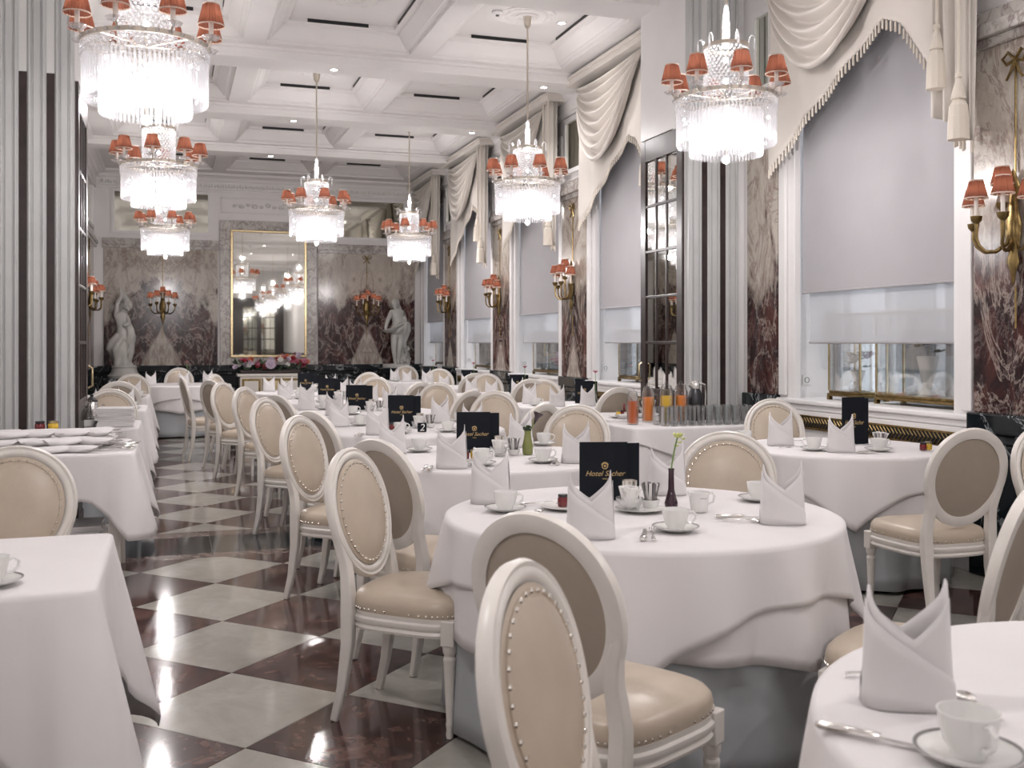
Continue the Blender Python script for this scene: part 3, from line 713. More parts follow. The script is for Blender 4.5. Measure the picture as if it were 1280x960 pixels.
for k, (y0, y1) in enumerate(BAYS):
    swagged(k, y0, y1); h = (y1 - y0) / 2; yc = (y0 + y1) / 2
    for nm, mat, x, hw, z0, z1, lb in (('roller_blind', 'blind', XR + .075, h - .095, 1.79, 3.93, 'grey opaque roller blind pulled halfway down '), ('sheer_blind', 'sheer', XR + .115, h - .13, 1.40, 3.93, 'sheer lower screen blind behind the grey blind ')):
        e = tag(empty(nm, (x, yc, 0)), lb + WD[k], 'blind', nm.replace('_', ' ') + 's at the windows')
        MB().grid(lambda u, v: (.004 * sin(v * 7) * sin(u * 5), -hw + 2 * hw * u, z0 + (z1 - z0) * v), 8, 10).build('fabric', mat, e, smooth=180)
        MB().sweep([(0, -hw, z0), (0, hw, z0)], .010, 8).build('bottom_bar', 'blind', e); MB().sweep([(0, -hw, z1), (0, hw, z1)], .026, 10).build('roller', 'white_paint', e)
# electric sockets on the window reveals
def make_socket():
    e = empty('wall_socket'); MB().bb(-.04, .04, -.008, 0, -.04, .04).build('plate', 'porcelain', e, smooth=0, bevel=.004)
    MB().lathe([(.022, 0), (.022, .004), (.018, .004), (.018, -.002), (.001, -.002)], n=18).xf(Matrix.Translation((0, -.008, 0)) @ Matrix.Rotation(pi / 2, 4, 'X')).build('ring', 'grey_band', e); return e
for k, (y0, y1) in enumerate(BAYS): place('wall_socket', make_socket, (XR + .17, y1 - .002, 1.10), 0, 'white wall socket on the inner reveal ' + WD[k], 'socket', 'white wall sockets')
# ================================================================== CHAIRS
def oval(a_, b_, t): return (a_ * cos(t) * (1 + .05 * sin(t)), b_ * sin(t))
def seat_outline(t, g=0.0):
    c, s_ = cos(t), sin(t); p = .52
    x = math.copysign(abs(c) ** p, c); y = math.copysign(abs(s_) ** p, s_)
    wd = .225 + .022 * y
    return ((wd + g) * x, (.225 + g) * y + (.018 * (1 - x * x) if y > 0 else 0) + .0)
def make_chair():
    e = empty('oval_back_chair')
    Z0 = .745; tilt = R(13); A, Bv = .205, .222
    def bk(x, d, z):  # point on the leaning back plane: x across, d depth towards the sitter, z height above the oval centre
        return (x, -.262 + d * cos(tilt) - z * sin(tilt), Z0 + z * cos(tilt) + d * sin(tilt))
    sec = [(-.022, -.013), (.0, -.018), (.026, -.013), (.029, .004), (.021, .017), (.012, .013), (.004, .019), (-.008, .017), (-.014, .010), (-.022, .006)]
    def ring(u, v):
        t_ = 2 * pi * u; r_, d = sec[int(round(v * len(sec))) % len(sec)]
        x, z = oval(A + r_, Bv + r_, t_); return bk(x, d, z)
    MB().grid(ring, 56, len(sec), wrap=True).build('back_frame', 'chair_paint', e, smooth=55)
    def pad(u, v):
        rr = 1e-3 + v * .995; x, z = oval((A - .017) * rr, (Bv - .017) * rr, 2 * pi * u); return bk(x, .012 + .024 * (1 - rr ** 3.2), z)
    bp = MB().grid(pad, 40, 9, wrap=True).build('back_pad', 'leather', e, smooth=180)
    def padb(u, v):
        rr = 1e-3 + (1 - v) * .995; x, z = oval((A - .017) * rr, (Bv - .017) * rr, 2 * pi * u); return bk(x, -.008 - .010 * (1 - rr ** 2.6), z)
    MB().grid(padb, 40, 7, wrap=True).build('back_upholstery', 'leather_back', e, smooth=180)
    m = MB()
    for k in range(38):
        x, z = oval(A - .034, Bv - .034, 2 * pi * k / 38); m.sphere(bk(x, .0205, z), .0058, 6, 4)
    stuff(m.build('nailheads', 'nickel', bp))
    m = MB()
    MB_w = []
    for k in range(60): x, z = oval(A - .034, Bv - .034, 2 * pi * k / 60); MB_w.append(bk(x, .0175, z))
    MB().sweep(MB_w, .0042, 6, close=True, ref=(0, 1, 0)).build('piping', 'leather', bp)
    def rail(u, v):
        pr = [(.0, .352), (.006, .352), (.010, .362), (.004, .372), (.012, .382), (.012, .396), (.004, .402), (.006, .418), (-.01, .420)]
        g, z = pr[int(round(v * 8))]; x, y = seat_outline(2 * pi * u, g - .004); return (x, y, z)
    MB().grid(rail, 64, 8, wrap=True, capu=True).build('seat_rail', 'chair_paint', e, smooth=50)
    def cush(u, v):
        pr = [(1, .416), (1.012, .428), (1.02, .446), (1.0, .466), (.95, .480), (.85, .489), (.6, .500), (.3, .506), (.01, .508)]
        q, z = pr[int(round(v * 8))]; x, y = seat_outline(2 * pi * u); return (x * q, y * q, z)
    cu = MB().grid(cush, 64, 8, wrap=True).build('seat', 'leather', e, smooth=180)
    m = MB()
    for k in range(56):
        x, y = seat_outline(2 * pi * (k + .5) / 56, .004); m.sphere((x, y, .430), .005, 6, 4)
    stuff(m.build('nailheads', 'nickel', cu))
    for s in (-1, 1):
        c = (s * .205, .195, 0)
        MB().box((c[0], c[1], .372), (.052, .052, .09)).lathe([(.012, 0), (.014, .012), (.011, .03), (.015, .05), (.012, .056), (.022, .27), (.024, .28), (.018, .29), (.025, .305), (.026, .328)], c, 14).build('leg', 'chair_paint', e, bevel=.004)
        path = [(s * .186, -.272, 0), (s * .183, -.240, .13), (s * .182, -.218, .29), (s * .185, -.214, .40), (s * .187, -.214, .47), (s * .181, -.222, .54), (s * .178, -.232, .59), (s * .188, -.243, .64), (s * .203, -.252, .685), (s * .212, -.262, .74)]
        rd = [(.013, .015), (.017, .018), (.021, .022), (.024, .024), (.024, .022), (.023, .020), (.022, .019), (.020, .018), (.016, .016), (.006, .010)]
        MB().sweep(path, rd, 4, ref=(1, 0, 0), sq=True).build('leg', 'chair_paint', e, smooth=45, bevel=.006)
    return e
CHN = [0]
def chair(x, y, deg, label, rise=0):
    CHN[0] += 1
    return place('oval_back_chair', make_chair, (x, y, 0), R(deg - 90), label, 'chair', 'cream oval-back dining chairs')
# seat centre, direction it faces (0 = towards the windows, 90 = towards the far wall)
for a in [
    (1.10, 2.51, 32, 'oval-back chair with its tan back to the camera at the near round table'),
    (.85, 1.625, -40, 'foremost chair, studded cream oval back filling the bottom centre'),
    (.90, 3.79, -37, 'studded oval-back chair on the aisle beside the near round table'),
    (2.25, 3.94, 232, 'studded cream chair behind the purple vase and coffee cup'),
    (2.15, 2.56, 122, 'chair at the right edge, seat showing beside the front right napkin'),
    (1.09, 4.50, 32, 'chair with plain tan back directly behind the studded aisle chair'),
    (.92, 5.68, -37, 'second studded chair along the aisle row'),
    (2.36, 6.05, 232, 'studded chair facing us across the table with the green vase'),
    (1.06, 6.42, 32, 'second plain-backed chair along the aisle row'),
    (.90, 7.66, -37, 'third studded chair along the aisle row'),
    (2.22, 6.76, 122, 'chair showing its pale back edge behind the dark green vase plant'),
    (1.04, 8.40, 32, 'third plain-backed chair along the aisle row'),
    (.88, 9.62, -37, 'fourth studded chair along the aisle row'),
    (2.42, 8.05, 232, 'studded chair behind the widest black menu on the second table'),
    (2.28, 8.74, 122, 'plain-backed chair left of the second table menu'),
    (.74, 10.95, -37, 'studded aisle chair with its whole oval clear of the others'),
    (.66, 11.95, 32, 'plain-backed aisle chair next to last in the row'),
    (.42, 12.85, 10, 'slim edge-on aisle chair last in the row'),
    (2.42, 10.02, 232, 'studded chair right of the third table menu'),
    (2.30, 10.72, 122, 'far plain-backed chair tilted behind the third menu'),
    (2.15, 12.0, 232, 'far studded chair beside the fourth table'),
    (2.40, 13.85, 232, 'small studded chair near the end of the middle row'),
    (.80, 13.75, -30, 'studded chair by the flower console table, aisle end'),
    (4.12, 6.20, 262, 'studded chair behind the window table, left of the grille'),
    (3.66, 4.28, 88, 'chair with gold-brown back at the near window table'),
    (4.10, 3.68, 270, 'studded chair cut by the right edge near the black dado'),
    (3.90, 8.98, 95, 'grey-shaded plain-backed chair behind the jam tray table'),
    (3.98, 10.66, 265, 'studded chair beyond the second window table'),
    (3.85, 11.26, 92, 'plain-backed chair between second and third window tables'),
    (3.98, 12.86, 265, 'studded chair beyond the third window table'),
    (3.85, 13.50, 92, 'plain-backed chair between third and fourth window tables'),
    (3.98, 15.4, 265, 'studded chair beyond the fourth window table'),
    (3.95, 17.8, 262, 'studded chair at the farthest window table'),
    (-.60, 4.18, 268, 'studded chair at the left edge behind the corner table'),
    (-.52, 9.42, 270, 'studded chair behind the linen stack on the left'),
    (-.55, 11.95, 92, 'plain-backed chair on the left beyond the linen stack'),
    (-.50, 13.9, 268, 'studded far left chair below the twisted statue'),
    (.10, 17.3, 268, 'small studded chair behind the table at the aisle end')]: chair(*a)
# ================================================================== TABLES, CLOTHS
def circ(cx, cy, r, n=120): return [(cx + r * cos(2 * pi * k / n), cy + r * sin(2 * pi * k / n), cos(2 * pi * k / n), sin(2 * pi * k / n), 2 * pi * k / n) for k in range(n)]
def rect(x0, x1, y0, y1, rc=.03, per=26):
    """rounded rectangle outline: x, y, nx, ny, closeness to a corner"""
    out = []; cs = [(x1 - rc, y0 + rc, -pi / 2), (x1 - rc, y1 - rc, 0), (x0 + rc, y1 - rc, pi / 2), (x0 + rc, y0 + rc, pi)]
    for i, (cx, cy, a0) in enumerate(cs):
        for k in range(7):
            a = a0 + k / 6 * pi / 2; out.append((cx + rc * cos(a), cy + rc * sin(a), cos(a), sin(a), 0))
        nx_, ny_, _ = cs[(i + 1) % 4]; a = a0 + pi / 2; p = (cx + rc * cos(a), cy + rc * sin(a)); q = (nx_ + rc * cos(a), ny_ + rc * sin(a))
        for k in range(1, per):
            t_ = k / per; out.append((p[0] + (q[0] - p[0]) * t_, p[1] + (q[1] - p[1]) * t_, cos(a), sin(a), min(t_, 1 - t_) * sqrt((q[0] - p[0]) ** 2 + (q[1] - p[1]) ** 2)))
    return out
def drape(name, outl, zt, hem, flare, wave, mat, parent=None, lev=9, top=True, lift=.0):
    n = len(outl); gx = sum(p[0] for p in outl) / n; gy = sum(p[1] for p in outl) / n; vs = []; rows = 0
    if top:
        for sc in (.02, .5, .93):
            for p in outl: vs.append((gx + (p[0] - gx) * sc - gx, gy + (p[1] - gy) * sc - gy, zt))
            rows += 1
    for off, dz in ((-.012, 0), (-.003, -.0015), (.003 + lift, -.007), (.006 + lift, -.02)):
        for p in outl: vs.append((p[0] + p[2] * off - gx, p[1] + p[3] * off - gy, zt + dz))
        rows += 1
    for k in range(1, lev + 1):
        t_ = k / lev
        for i, p in enumerate(outl):
            d = hem(i, p); o = .006 + lift + flare(i, p) * t_ + wave(i, p) * t_ ** .8
            vs.append((p[0] + p[2] * o - gx, p[1] + p[3] * o - gy, zt - .02 - (d - .02) * t_))
        rows += 1
    fs = [(r_ * n + i, r_ * n + (i + 1) % n, (r_ + 1) * n + (i + 1) % n, (r_ + 1) * n + i) for r_ in range(rows - 1) for i in range(n)]
    if top: fs.append(tuple(reversed(range(n))))
    o = MB().add(vs, fs).build(name, mat, parent, smooth=60, solid=.0025); o.location = (gx, gy, 0); return o
def waves(seed, n, amp, kmin=6, kmax=15):
    rnd = random.Random(seed); cs = [(rnd.randint(kmin, kmax), rnd.random() * 6.28, rnd.uniform(.4, 1)) for _ in range(4)]
    return lambda i, p: amp * sum(a * sin(k * 2 * pi * i / n + f) for k, f, a in cs) / 2.2
def make_round_table():
    e = empty('round_table'); MB().lathe([(.001, TZ - .035), (.69, TZ - .035), (.70, TZ - .02), (.69, TZ - .006), (.001, TZ - .006)], n=40).build('tabletop', 'dark_wood', e)
    MB().lathe([(.05, .05), (.035, .2), (.05, .6), (.09, TZ - .04)], n=16).build('pedestal', 'dark_wood', e); MB().lathe([(.24, 0), (.24, .02), (.06, .06), (.001, .06)], n=24).build('foot', 'dark_wood', e)
    return e
def round_table(cx, cy, r, desc, seed, near=True, turn=0.0):
    sc = r / .70
    place('round_table', make_round_table, (cx, cy, 0), 0, 'round table hidden under the white cloth of ' + desc, 'table', 'round dining tables', (sc, sc, 1))
    n = 120 if near else 72; ol = circ(cx, cy, r, n)
    sk = drape('table_skirt', circ(cx, cy, r - .035, n), TZ - .008, lambda i, p: TZ - .03, lambda i, p: .02, waves(seed, n, .032, 9, 19), 'skirt', top=False)
    tag(sk, 'floor-length grey-blue underskirt of ' + desc, 'table skirt', 'grey-blue table skirts')
    sq = lambda p, f: (1 / max(abs(cos(p[4] - f)), abs(sin(p[4] - f))) - 1) / .4142      # square cloth over a round top
    wv = waves(seed + 1, n, .030, 7, 19)
    u = drape('tablecloth', ol, TZ - .003, lambda i, p: .34 + .06 * sq(p, turn + pi / 4), lambda i, p: .012 + .03 * sq(p, turn + pi / 4), wv, 'linen'); tag(u, 'white lower tablecloth of ' + desc, 'tablecloth', 'white lower cloths')
    o = drape('top_cloth', ol, TZ, lambda i, p: .19 + .22 * sq(p, turn), lambda i, p: .014 + .045 * sq(p, turn), lambda i, p: wv(i, p) * .9 + .004, 'linen', lift=.005); tag(o, 'white top cloth with drooping corners on ' + desc, 'tablecloth', 'white top cloths')
TD = ['the front right table cut by the frame', 'the near round table with the purple vase', 'the second round table with the green vase', 'the third round table with the number card', 'the fourth round table', 'the fifth round table', 'the sixth round table']
RD = ['the near window table', 'the second window table', 'the third window table', 'the fourth window table', 'the farthest window table']
TC = [(1.70, 1.16), (1.68, 3.52), (1.68, 5.50), (1.68, 7.48), (1.68, 9.46), (1.68, 11.42), (1.68, 13.38)]
RC = [(3.90, 5.32), (3.85, 9.85), (3.85, 12.05), (3.85, 14.3), (3.85, 16.7)]
for k, (x, y) in enumerate(TC): round_table(x, y, .73 if k < 2 else .70, TD[k], 40 + k * 7, k < 3, (.5, .33, .05, .6, .2, .75, .4)[k])
for k, (x, y) in enumerate(RC): round_table(x, y, .62 if k == 0 else .60, RD[k], 140 + k * 5, k < 1, .25 + .1 * k)
round_table(.12, 16.4, .74, 'the table at the end of the aisle', 200, False, 0)
# rectangular serving and side tables
def make_trestle():
    e = empty('side_table'); MB().bb(-.47, .47, -.47, .47, TZ - .035, TZ - .006).build('tabletop', 'dark_wood', e, smooth=0)
    for sx in (-1, 1):
        for sy in (-1, 1): MB().bb(sx * .42 - .025, sx * .42 + .025, sy * .42 - .025, sy * .42 + .025, 0, TZ - .035).build('leg', 'chair_paint', e, smooth=0)
    return e
def rect_table(x0, x1, y0, y1, desc, seed, drop=.30, corner=.30, splay=.10, skirt=True, overlay=False):
    place('side_table', make_trestle, ((x0 + x1) / 2, (y0 + y1) / 2, 0), 0, 'plain table under the white cloth of ' + desc, 'table', 'rectangular side tables', (x1 - x0, y1 - y0, 1))
    if skirt:
        ol = rect(x0 + .02, x1 - .02, y0 + .02, y1 - .02); n = len(ol)
        tag(drape('table_skirt', ol, TZ - .008, lambda i, p: TZ - .03, lambda i, p: .012, waves(seed, n, .016, 14, 30), 'skirt', top=False), 'grey-blue underskirt of ' + desc, 'table skirt', 'grey-blue table skirts')
    ol = rect(x0, x1, y0, y1); n = len(ol); near = lambda p: max(0, 1 - p[4] / .22) ** 1.3; wv = waves(seed + 3, n, .010, 6, 14)
    def w2(i, p): c = near(p); return wv(i, p) + (.035 * sin(p[4] * 42) * c if p[4] > 0 else 0)
    tag(drape('tablecloth', ol, TZ, lambda i, p: drop + corner * near(p), lambda i, p: .02 + splay * near(p), w2, 'linen', lev=11), 'white tablecloth of ' + desc, 'tablecloth', 'white side table cloths')
    if overlay:
        tag(drape('top_cloth', rect(x0 - .004, x1 + .004, y0 - .004, y1 + .004), TZ + .004, lambda i, p: .12 + .16 * max(0, min(1, p[4] * 2.2)), lambda i, p: .02, wv, 'linen', lift=.004), 'white top cloth laid cornerwise on ' + desc, 'tablecloth', 'white side table cloths')
rect_table(-1.10, -.19, 2.86, 3.70, 'the corner table at the bottom left', 301, .40, .26, .12)
rect_table(-1.55, -.21, 6.34, 7.02, 'the cutlery station by the left pilasters', 311, .27, .22, .10, False)
rect_table(-1.10, -.24, 8.15, 8.98, 'the left table with the linen stack', 321, .26, .24, .08)
rect_table(-1.12, -.24, 10.25, 11.15, 'the second far left table', 331, .26, .24, .08)
rect_table(-1.12, -.26, 12.55, 13.45, 'the third far left table', 341, .26, .24, .08)
rect_table(3.26, 4.40, 6.92, 7.48, 'the juice table by the right pilasters', 351, .30, .2, .05, True, True)
rect_table(3.46, 4.02, 7.78, 8.62, 'the jam table in front of the dark door', 361, .30, .2, .06, True)
# ================================================================== TABLEWARE
def make_napkin():
    m = MB(); ax, by = .082, .048
    def tri(t_): q = (t_ / pi) % 1.0; return abs(2 * q - 1)       # 1 at 0 and pi, 0 between
    def h(t_): return .122 + .100 * min(tri(t_), .86) ** 1.15 + (.014 if cos(t_) > 0 else 0) * tri(t_)
    def f(u, v):
        t_ = 2 * pi * u; k = 1 - .06 * v - .10 * v * tri(t_) ; sq = 1 / (abs(cos(t_)) ** 3 + abs(sin(t_)) ** 3) ** (1 / 3) * .93
        return (ax * cos(t_) * sq * k, by * sin(t_) * sq * k * (1 - .25 * v * tri(t_)), h(t_) * v)
    m.grid(f, 48, 8, wrap=True)
    for ph in (pi, 0):
        def g(u, v):
            t_ = ph + pi * (.02 + .96 * u); sq = 1 / (abs(cos(t_)) ** 3 + abs(sin(t_)) ** 3) ** (1 / 3) * .93
            top = min(h(t_) - .002, .185 - .165 * u); k = 1.035 - .06 * v * top / .12
            return (ax * cos(t_) * sq * k, by * sin(t_) * sq * (k + .06), top * v)
        m.grid(g, 20, 5)
    o = m.build('folded_napkin', 'napkin', smooth=40, solid=.0016); return o
def make_cup():
    e = empty('coffee_cup')
    MB().lathe([(.001, .004), (.022, .004), (.023, 0), (.026, 0), (.027, .006), (.037, .022), (.043, .045), (.046, .066), (.0465, .068), (.044, .068), (.041, .045), (.034, .022), (.02, .012), (.001, .011)], n=28).build('bowl', 'porcelain', e)
    MB().sweep([(.041, 0, .056), (.056, 0, .062), (.068, 0, .052), (.066, 0, .036), (.052, 0, .024), (.038, 0, .022)], [(.005, .004)] * 6, 8, ref=(0, 1, 0)).build('handle', 'porcelain', e)
    return e
def make_saucer():
    e = empty('saucer'); MB().lathe([(.001, .004), (.03, .003), (.034, 0), (.038, .002), (.066, .010), (.080, .017), (.0805, .019), (.064, .013), (.036, .006), (.001, .006)], n=32).build('dish', 'porcelain', e)
    MB().lathe([(.074, .0164), (.079, .0186), (.0795, .0192), (.074, .0172)], n=32).build('rim_line', 'grey_band', e); return e
def make_plate():
    e = empty('side_plate'); MB().lathe([(.001, .003), (.05, .002), (.054, 0), (.058, .003), (.095, .012), (.096, .014), (.06, .007), (.001, .006)], n=32).build('dish', 'porcelain', e)
    MB().lathe([(.090, .0118), (.094, .0130), (.0945, .0136), (.090, .0124)], n=32).build('rim_line', 'grey_band', e); return e
def make_spoon():
    e = empty('teaspoon')
    MB().sweep([(-.075, 0, .004), (-.06, 0, .006), (-.01, 0, .008), (.028, 0, .006)], [(.0018, .006), (.0016, .006), (.0014, .0028), (.0014, .003)], 8, ref=(0, 0, 1)).build('handle', 'silver', e)
    MB().sphere((.045, 0, .006), .017, 14, 8, .3).xf(Matrix.Translation((.045, 0, 0)) @ Matrix.Diagonal((1.45, .95, 1, 1)) @ Matrix.Translation((-.045, 0, 0))).build('spoon_bowl', 'silver', e); return e
def make_knife():
    e = empty('table_knife')
    MB().sweep([(-.105, 0, .007), (-.095, 0, .007), (-.05, 0, .007), (-.005, 0, .007), (.0, 0, .006)], [(.004, .007), (.0075, .0125), (.0068, .0098), (.006, .0088), (.004, .007)], 10, ref=(0, 0, 1)).build('handle', 'silver', e)
    MB().sweep([(0, 0, .005), (.02, 0, .004), (.09, .002, .003), (.108, .004, .003)], [(.002, .005), (.0012, .008), (.0012, .008), (.0006, .002)], 6, ref=(0, 0, 1)).build('blade', 'silver', e); return e
def make_fork():
    e = empty('table_fork')
    MB().sweep([(-.10, 0, .005), (-.085, 0, .006), (-.02, 0, .008), (.03, 0, .006), (.045, 0, .006)], [(.002, .007), (.002, .008), (.0018, .0032), (.0016, .004), (.0016, .011)], 8, ref=(0, 0, 1)).build('handle', 'silver', e)
    m = MB()
    for k in (-1, 0, 1): m.sweep([(.043, k * .008, .006), (.07, k * .008, .0065), (.092, k * .0075, .010)], .0016, 5)
    m.build('tines', 'silver', e); return e
def make_menu():
    e = empty('menu_folder')
    for s in (-1, 1):
        M = Matrix.Rotation(s * R(22), 4, 'Z')
        cv = MB().bb(0, s * .19, 0, .003, 0, .245) if s > 0 else MB().bb(-.19, 0, 0, .003, 0, .245)
        cv.xf(M).build('cover', 'black_card', e, smooth=0, bevel=.001)
    return e
def text_part(parent, body, size, M, mat, shear=0.0):
    c = bpy.data.curves.new('lettering', 'FONT'); c.body = body; c.size = size; c.align_x = 'CENTER'; c.shear = shear; c.extrude = .0004
    tmp = bpy.data.objects.new('lettering', c); COL.objects.link(tmp); dg = bpy.context.evaluated_depsgraph_get(); dg.update()
    me = bpy.data.meshes.new_from_object(tmp.evaluated_get(dg)); bpy.data.objects.remove(tmp)
    o = bpy.data.objects.new('lettering', me); COL.objects.link(o); me.materials.clear(); me.materials.append(MATS[mat]); me.transform(M); o.parent = parent; return o
def make_menu_card():
    """two stiff black covers slightly fanned, with gold crest and lettering on the front one"""
    e = empty('menu_folder')
    MB().bb(-.125, .070, 0, .004, 0, .235).build('cover', 'black_card', e, smooth=0, bevel=.0015)
    MB().bb(-.05, .125, .0, .004, 0, .228).xf(Matrix.Translation((0, .012, 0)) @ Matrix.Rotation(R(9), 4, 'Z')).build('cover', 'black_card', e, smooth=0, bevel=.0015)
    MB().bb(-.11, .11, .012, .075, 0, .004).build('stand', 'black_card', e, smooth=0)
    X = Matrix.Translation((-.022, -.0012, 0)) @ Matrix.Rotation(pi / 2, 4, 'X')
    m = MB(); m.lathe([(.013, 0), (.013, .0012), (.0095, .0012), (.0095, 0)], n=24); m.lathe([(.005, 0), (.005, .0014), (.001, .0014)], n=12)
    for k in range(9): a = pi * (.15 + .7 * k / 8); m.sphere((.0145 * cos(a), .0145 * sin(a), .0006), .0022, 6, 4)
    m.xf(Matrix.Translation((-.022, -.001, .138)) @ Matrix.Rotation(pi / 2, 4, 'X')).build('crest', 'gold_print', e)
    text_part(e, 'Hotel Sacher', .030, Matrix.Translation((0, 0, .098)) @ X, 'gold_print', .35); text_part(e, 'WIEN', .009, Matrix.Translation((0, 0, .083)) @ X, 'gold_print')
    return e
def make_jam():
    e = empty('jam_jar'); MB().lathe([(.001, .002), (.017, .002), (.020, .006), (.020, .034), (.016, .040), (.001, .040)], n=18).build('jar', 'jam', e); MB().lathe([(.0185, .040), (.0185, .050), (.001, .051)], n=18).build('lid', 'dark_steel', e); return e
def make_honey():
    e = empty('honey_jar'); MB().lathe([(.001, .002), (.017, .002), (.020, .006), (.020, .034), (.016, .040), (.001, .040)], n=18).build('jar', 'honey', e); MB().lathe([(.0185, .040), (.0185, .050), (.001, .051)], n=18).build('lid', 'brass', e); return e
def make_creamer():
    e = empty('milk_jug'); MB().lathe([(.001, .004), (.026, .003), (.028, 0), (.031, .004), (.034, .03), (.037, .06), (.041, .074), (.039, .075), (.034, .055), (.028, .02), (.001, .012)], n=26).build('body', 'porcelain', e)
    MB().sweep([(.036, 0, .062), (.055, 0, .070), (.066, 0, .056), (.06, 0, .034), (.034, 0, .024)], .0045, 8).build('handle', 'porcelain', e)
    MB().sweep([(-.034, .0, .066), (-.047, 0, .078)], [(.010, .006), (.005, .004)], 8).build('spout', 'porcelain', e)
    MB().grid(lambda u, v: (.0362 * cos(-pi / 2 + (u - .5) * .75) * (1 + .0), .0362 * sin(-pi / 2 + (u - .5) * .75), .052 + .008 * v), 8, 1).build('printed_label', 'brown_print', e); return e
def make_sugar():
    e = empty('sugar_bowl'); MB().lathe([(.001, .003), (.030, .002), (.033, 0), (.036, .006), (.046, .03), (.052, .048), (.050, .049), (.043, .03), (.03, .01), (.001, .008)], n=28).build('bowl', 'glass', e)
    rnd = random.Random(5)
    for k in range(20):
        a = k * 2.4; r_ = .010 + .026 * (k % 4) / 3; mtx = Matrix.Translation((r_ * cos(a), r_ * sin(a), .045)) @ Matrix.Rotation(a, 4, 'Z') @ Matrix.Rotation(R(rnd.uniform(-5, 34)), 4, 'Y')
        MB().bb(-.002, .002, -.010, .010, -.03, .046).xf(mtx).build('sugar_packet', 'paper_white', e, smooth=0)
    return e
def make_packets():
    e = empty('packet_bowl'); MB().lathe([(.001, .003), (.022, .002), (.025, 0), (.028, .006), (.036, .03), (.034, .031), (.024, .01), (.001, .008)], n=24).build('bowl', 'porcelain', e)
    rnd = random.Random(8)
    for k in range(18):
        a = k * 2.4; r_ = .006 + .018 * (k % 3) / 2; mtx = Matrix.Translation((r_ * cos(a), r_ * sin(a), .045)) @ Matrix.Rotation(a, 4, 'Z') @ Matrix.Rotation(R(rnd.uniform(4, 34)), 4, 'Y')
        MB().bb(-.0015, .0015, -.006, .006, -.03, .050).xf(mtx).build('packet', ('purple_glass', 'paper_white', 'grey_band')[k % 3], e, smooth=0)
    return e
def make_tealight():
    e = empty('sugar_shaker'); MB().lathe([(.001, .0), (.018, .0), (.020, .004), (.009, .014), (.008, .05), (.022, .062), (.029, .070), (.030, .100), (.028, .101), (.026, .072), (.001, .068)], n=24).build('stand', 'nickel', e)
    MB().lathe([(.026, .07), (.026, .092), (.001, .094)], n=18).build('filling', 'candle', e); return e
def petals(n, r, tilt, wid, mat, c, parent, nm='bloom', layers=2):
    m = MB()
    for L in range(layers):
        for k in range(n):
            a = 2 * pi * (k + L * .5) / n; q = r * (1 - .28 * L); tl = tilt + L * .35
            def f(u, v): 
                x = q * u; y = wid * (1 - .25 * L) * sin(pi * min(1, .12 + .86 * u)) * (v - .5); z = x * sin(tl) + .12 * q * u * u; x = x * cos(tl)
                return (x * cos(a) - y * sin(a), x * sin(a) + y * cos(a), z)
            m.grid(f, 4, 2)
    return m.xf(Matrix.Translation(c)).build(nm, mat, parent, smooth=180)
def make_bud_vase():
    e = empty('bud_vase'); MB().lathe([(.001, 0), (.022, .0), (.025, .006), (.026, .018), (.018, .045), (.012, .07), (.0105, .135), (.012, .150), (.010, .150), (.008, .13), (.001, .12)], n=22).build('vase', 'purple_glass', e)
    st = MB().sweep([(0, 0, .05), (.002, 0, .16), (.012, 0, .22), (.024, 0, .27)], .003, 6).build('flower_stem', 'stem', e)
    petals(6, .032, .5, .022, 'petal_yellow', (.026, 0, .268), e, 'bloom', 2); MB().sphere((.028, 0, .276), .008, 8, 5).build('bloom_centre', 'stem', e)
    for k in range(3): petals(5, .016, .4, .012, 'petal_yellow', (.045 - .012 * k, .006 * (k - 1), .262 - .014 * k), e, 'small_bloom', 1)
    return e
def make_green_vase():
    e = empty('green_vase'); MB().lathe([(.001, 0), (.026, 0), (.030, .008), (.031, .05), (.022, .09), (.018, .12), (.021, .135), (.019, .135), (.016, .118), (.001, .10)], n=22).build('vase', 'green_glass', e)
    for k in range(12): a = k * 2.4; petals(3, .022, .6, .018, 'leaf', (.016 * cos(a), .016 * sin(a), .135 + .008 * (k % 3)), e, 'leaf', 1)
    # dark calla-like bloom
    MB().sweep([(.012, 0, .13), (.03, 0, .17), (.04, 0, .20)], .0035, 6).build('flower_stem', 'stem', e)
    MB().lathe([(.003, 0), (.008, .02), (.014, .045), (.032, .07), (.030, .071), (.012, .046), (.002, .02)], n=16).xf(Matrix.Translation((.036, 0, .17)) @ Matrix.Rotation(R(22), 4, 'Y')).build('bloom', 'purple_glass', e); return e
def make_pink_vase():
    e = empty('flower_vase'); MB().lathe([(.001, 0), (.022, 0), (.026, .008), (.024, .05), (.014, .08), (.012, .12), (.014, .13), (.012, .13), (.009, .1), (.001, .09)], n=18).build('vase', 'glass', e)
    MB().sweep([(0, 0, .02), (.003, 0, .2), (.0, 0, .33)], .003, 6).build('flower_stem', 'stem', e); petals(9, .042, .55, .022, 'petal_pink', (0, 0, .325), e, 'bloom', 3)
    petals(4, .04, .5, .025, 'leaf', (0, 0, .13), e, 'leaf', 1); return e
def make_card():
    e = empty('number_card'); MB().box((0, 0, .002), (.05, .03, .004)).build('foot', 'nickel', e, smooth=0); MB().bb(-.032, .032, -.001, .001, .004, .068).build('card', 'black_card', e, smooth=0)
    text_part(e, '2', .07, Matrix.Translation((0, -.0016, .012)) @ Matrix.Rotation(pi / 2, 4, 'X'), 'paper_white', .2); return e
SIDE = {0: 'near left place', 1: 'near right place', 2: 'far left place', 3: 'far right place'}
def put(key, mk, x, y, z, deg, label, cat, group): return place(key, mk, (x, y, z), R(deg), label, cat, group)
ZT = TZ + .003
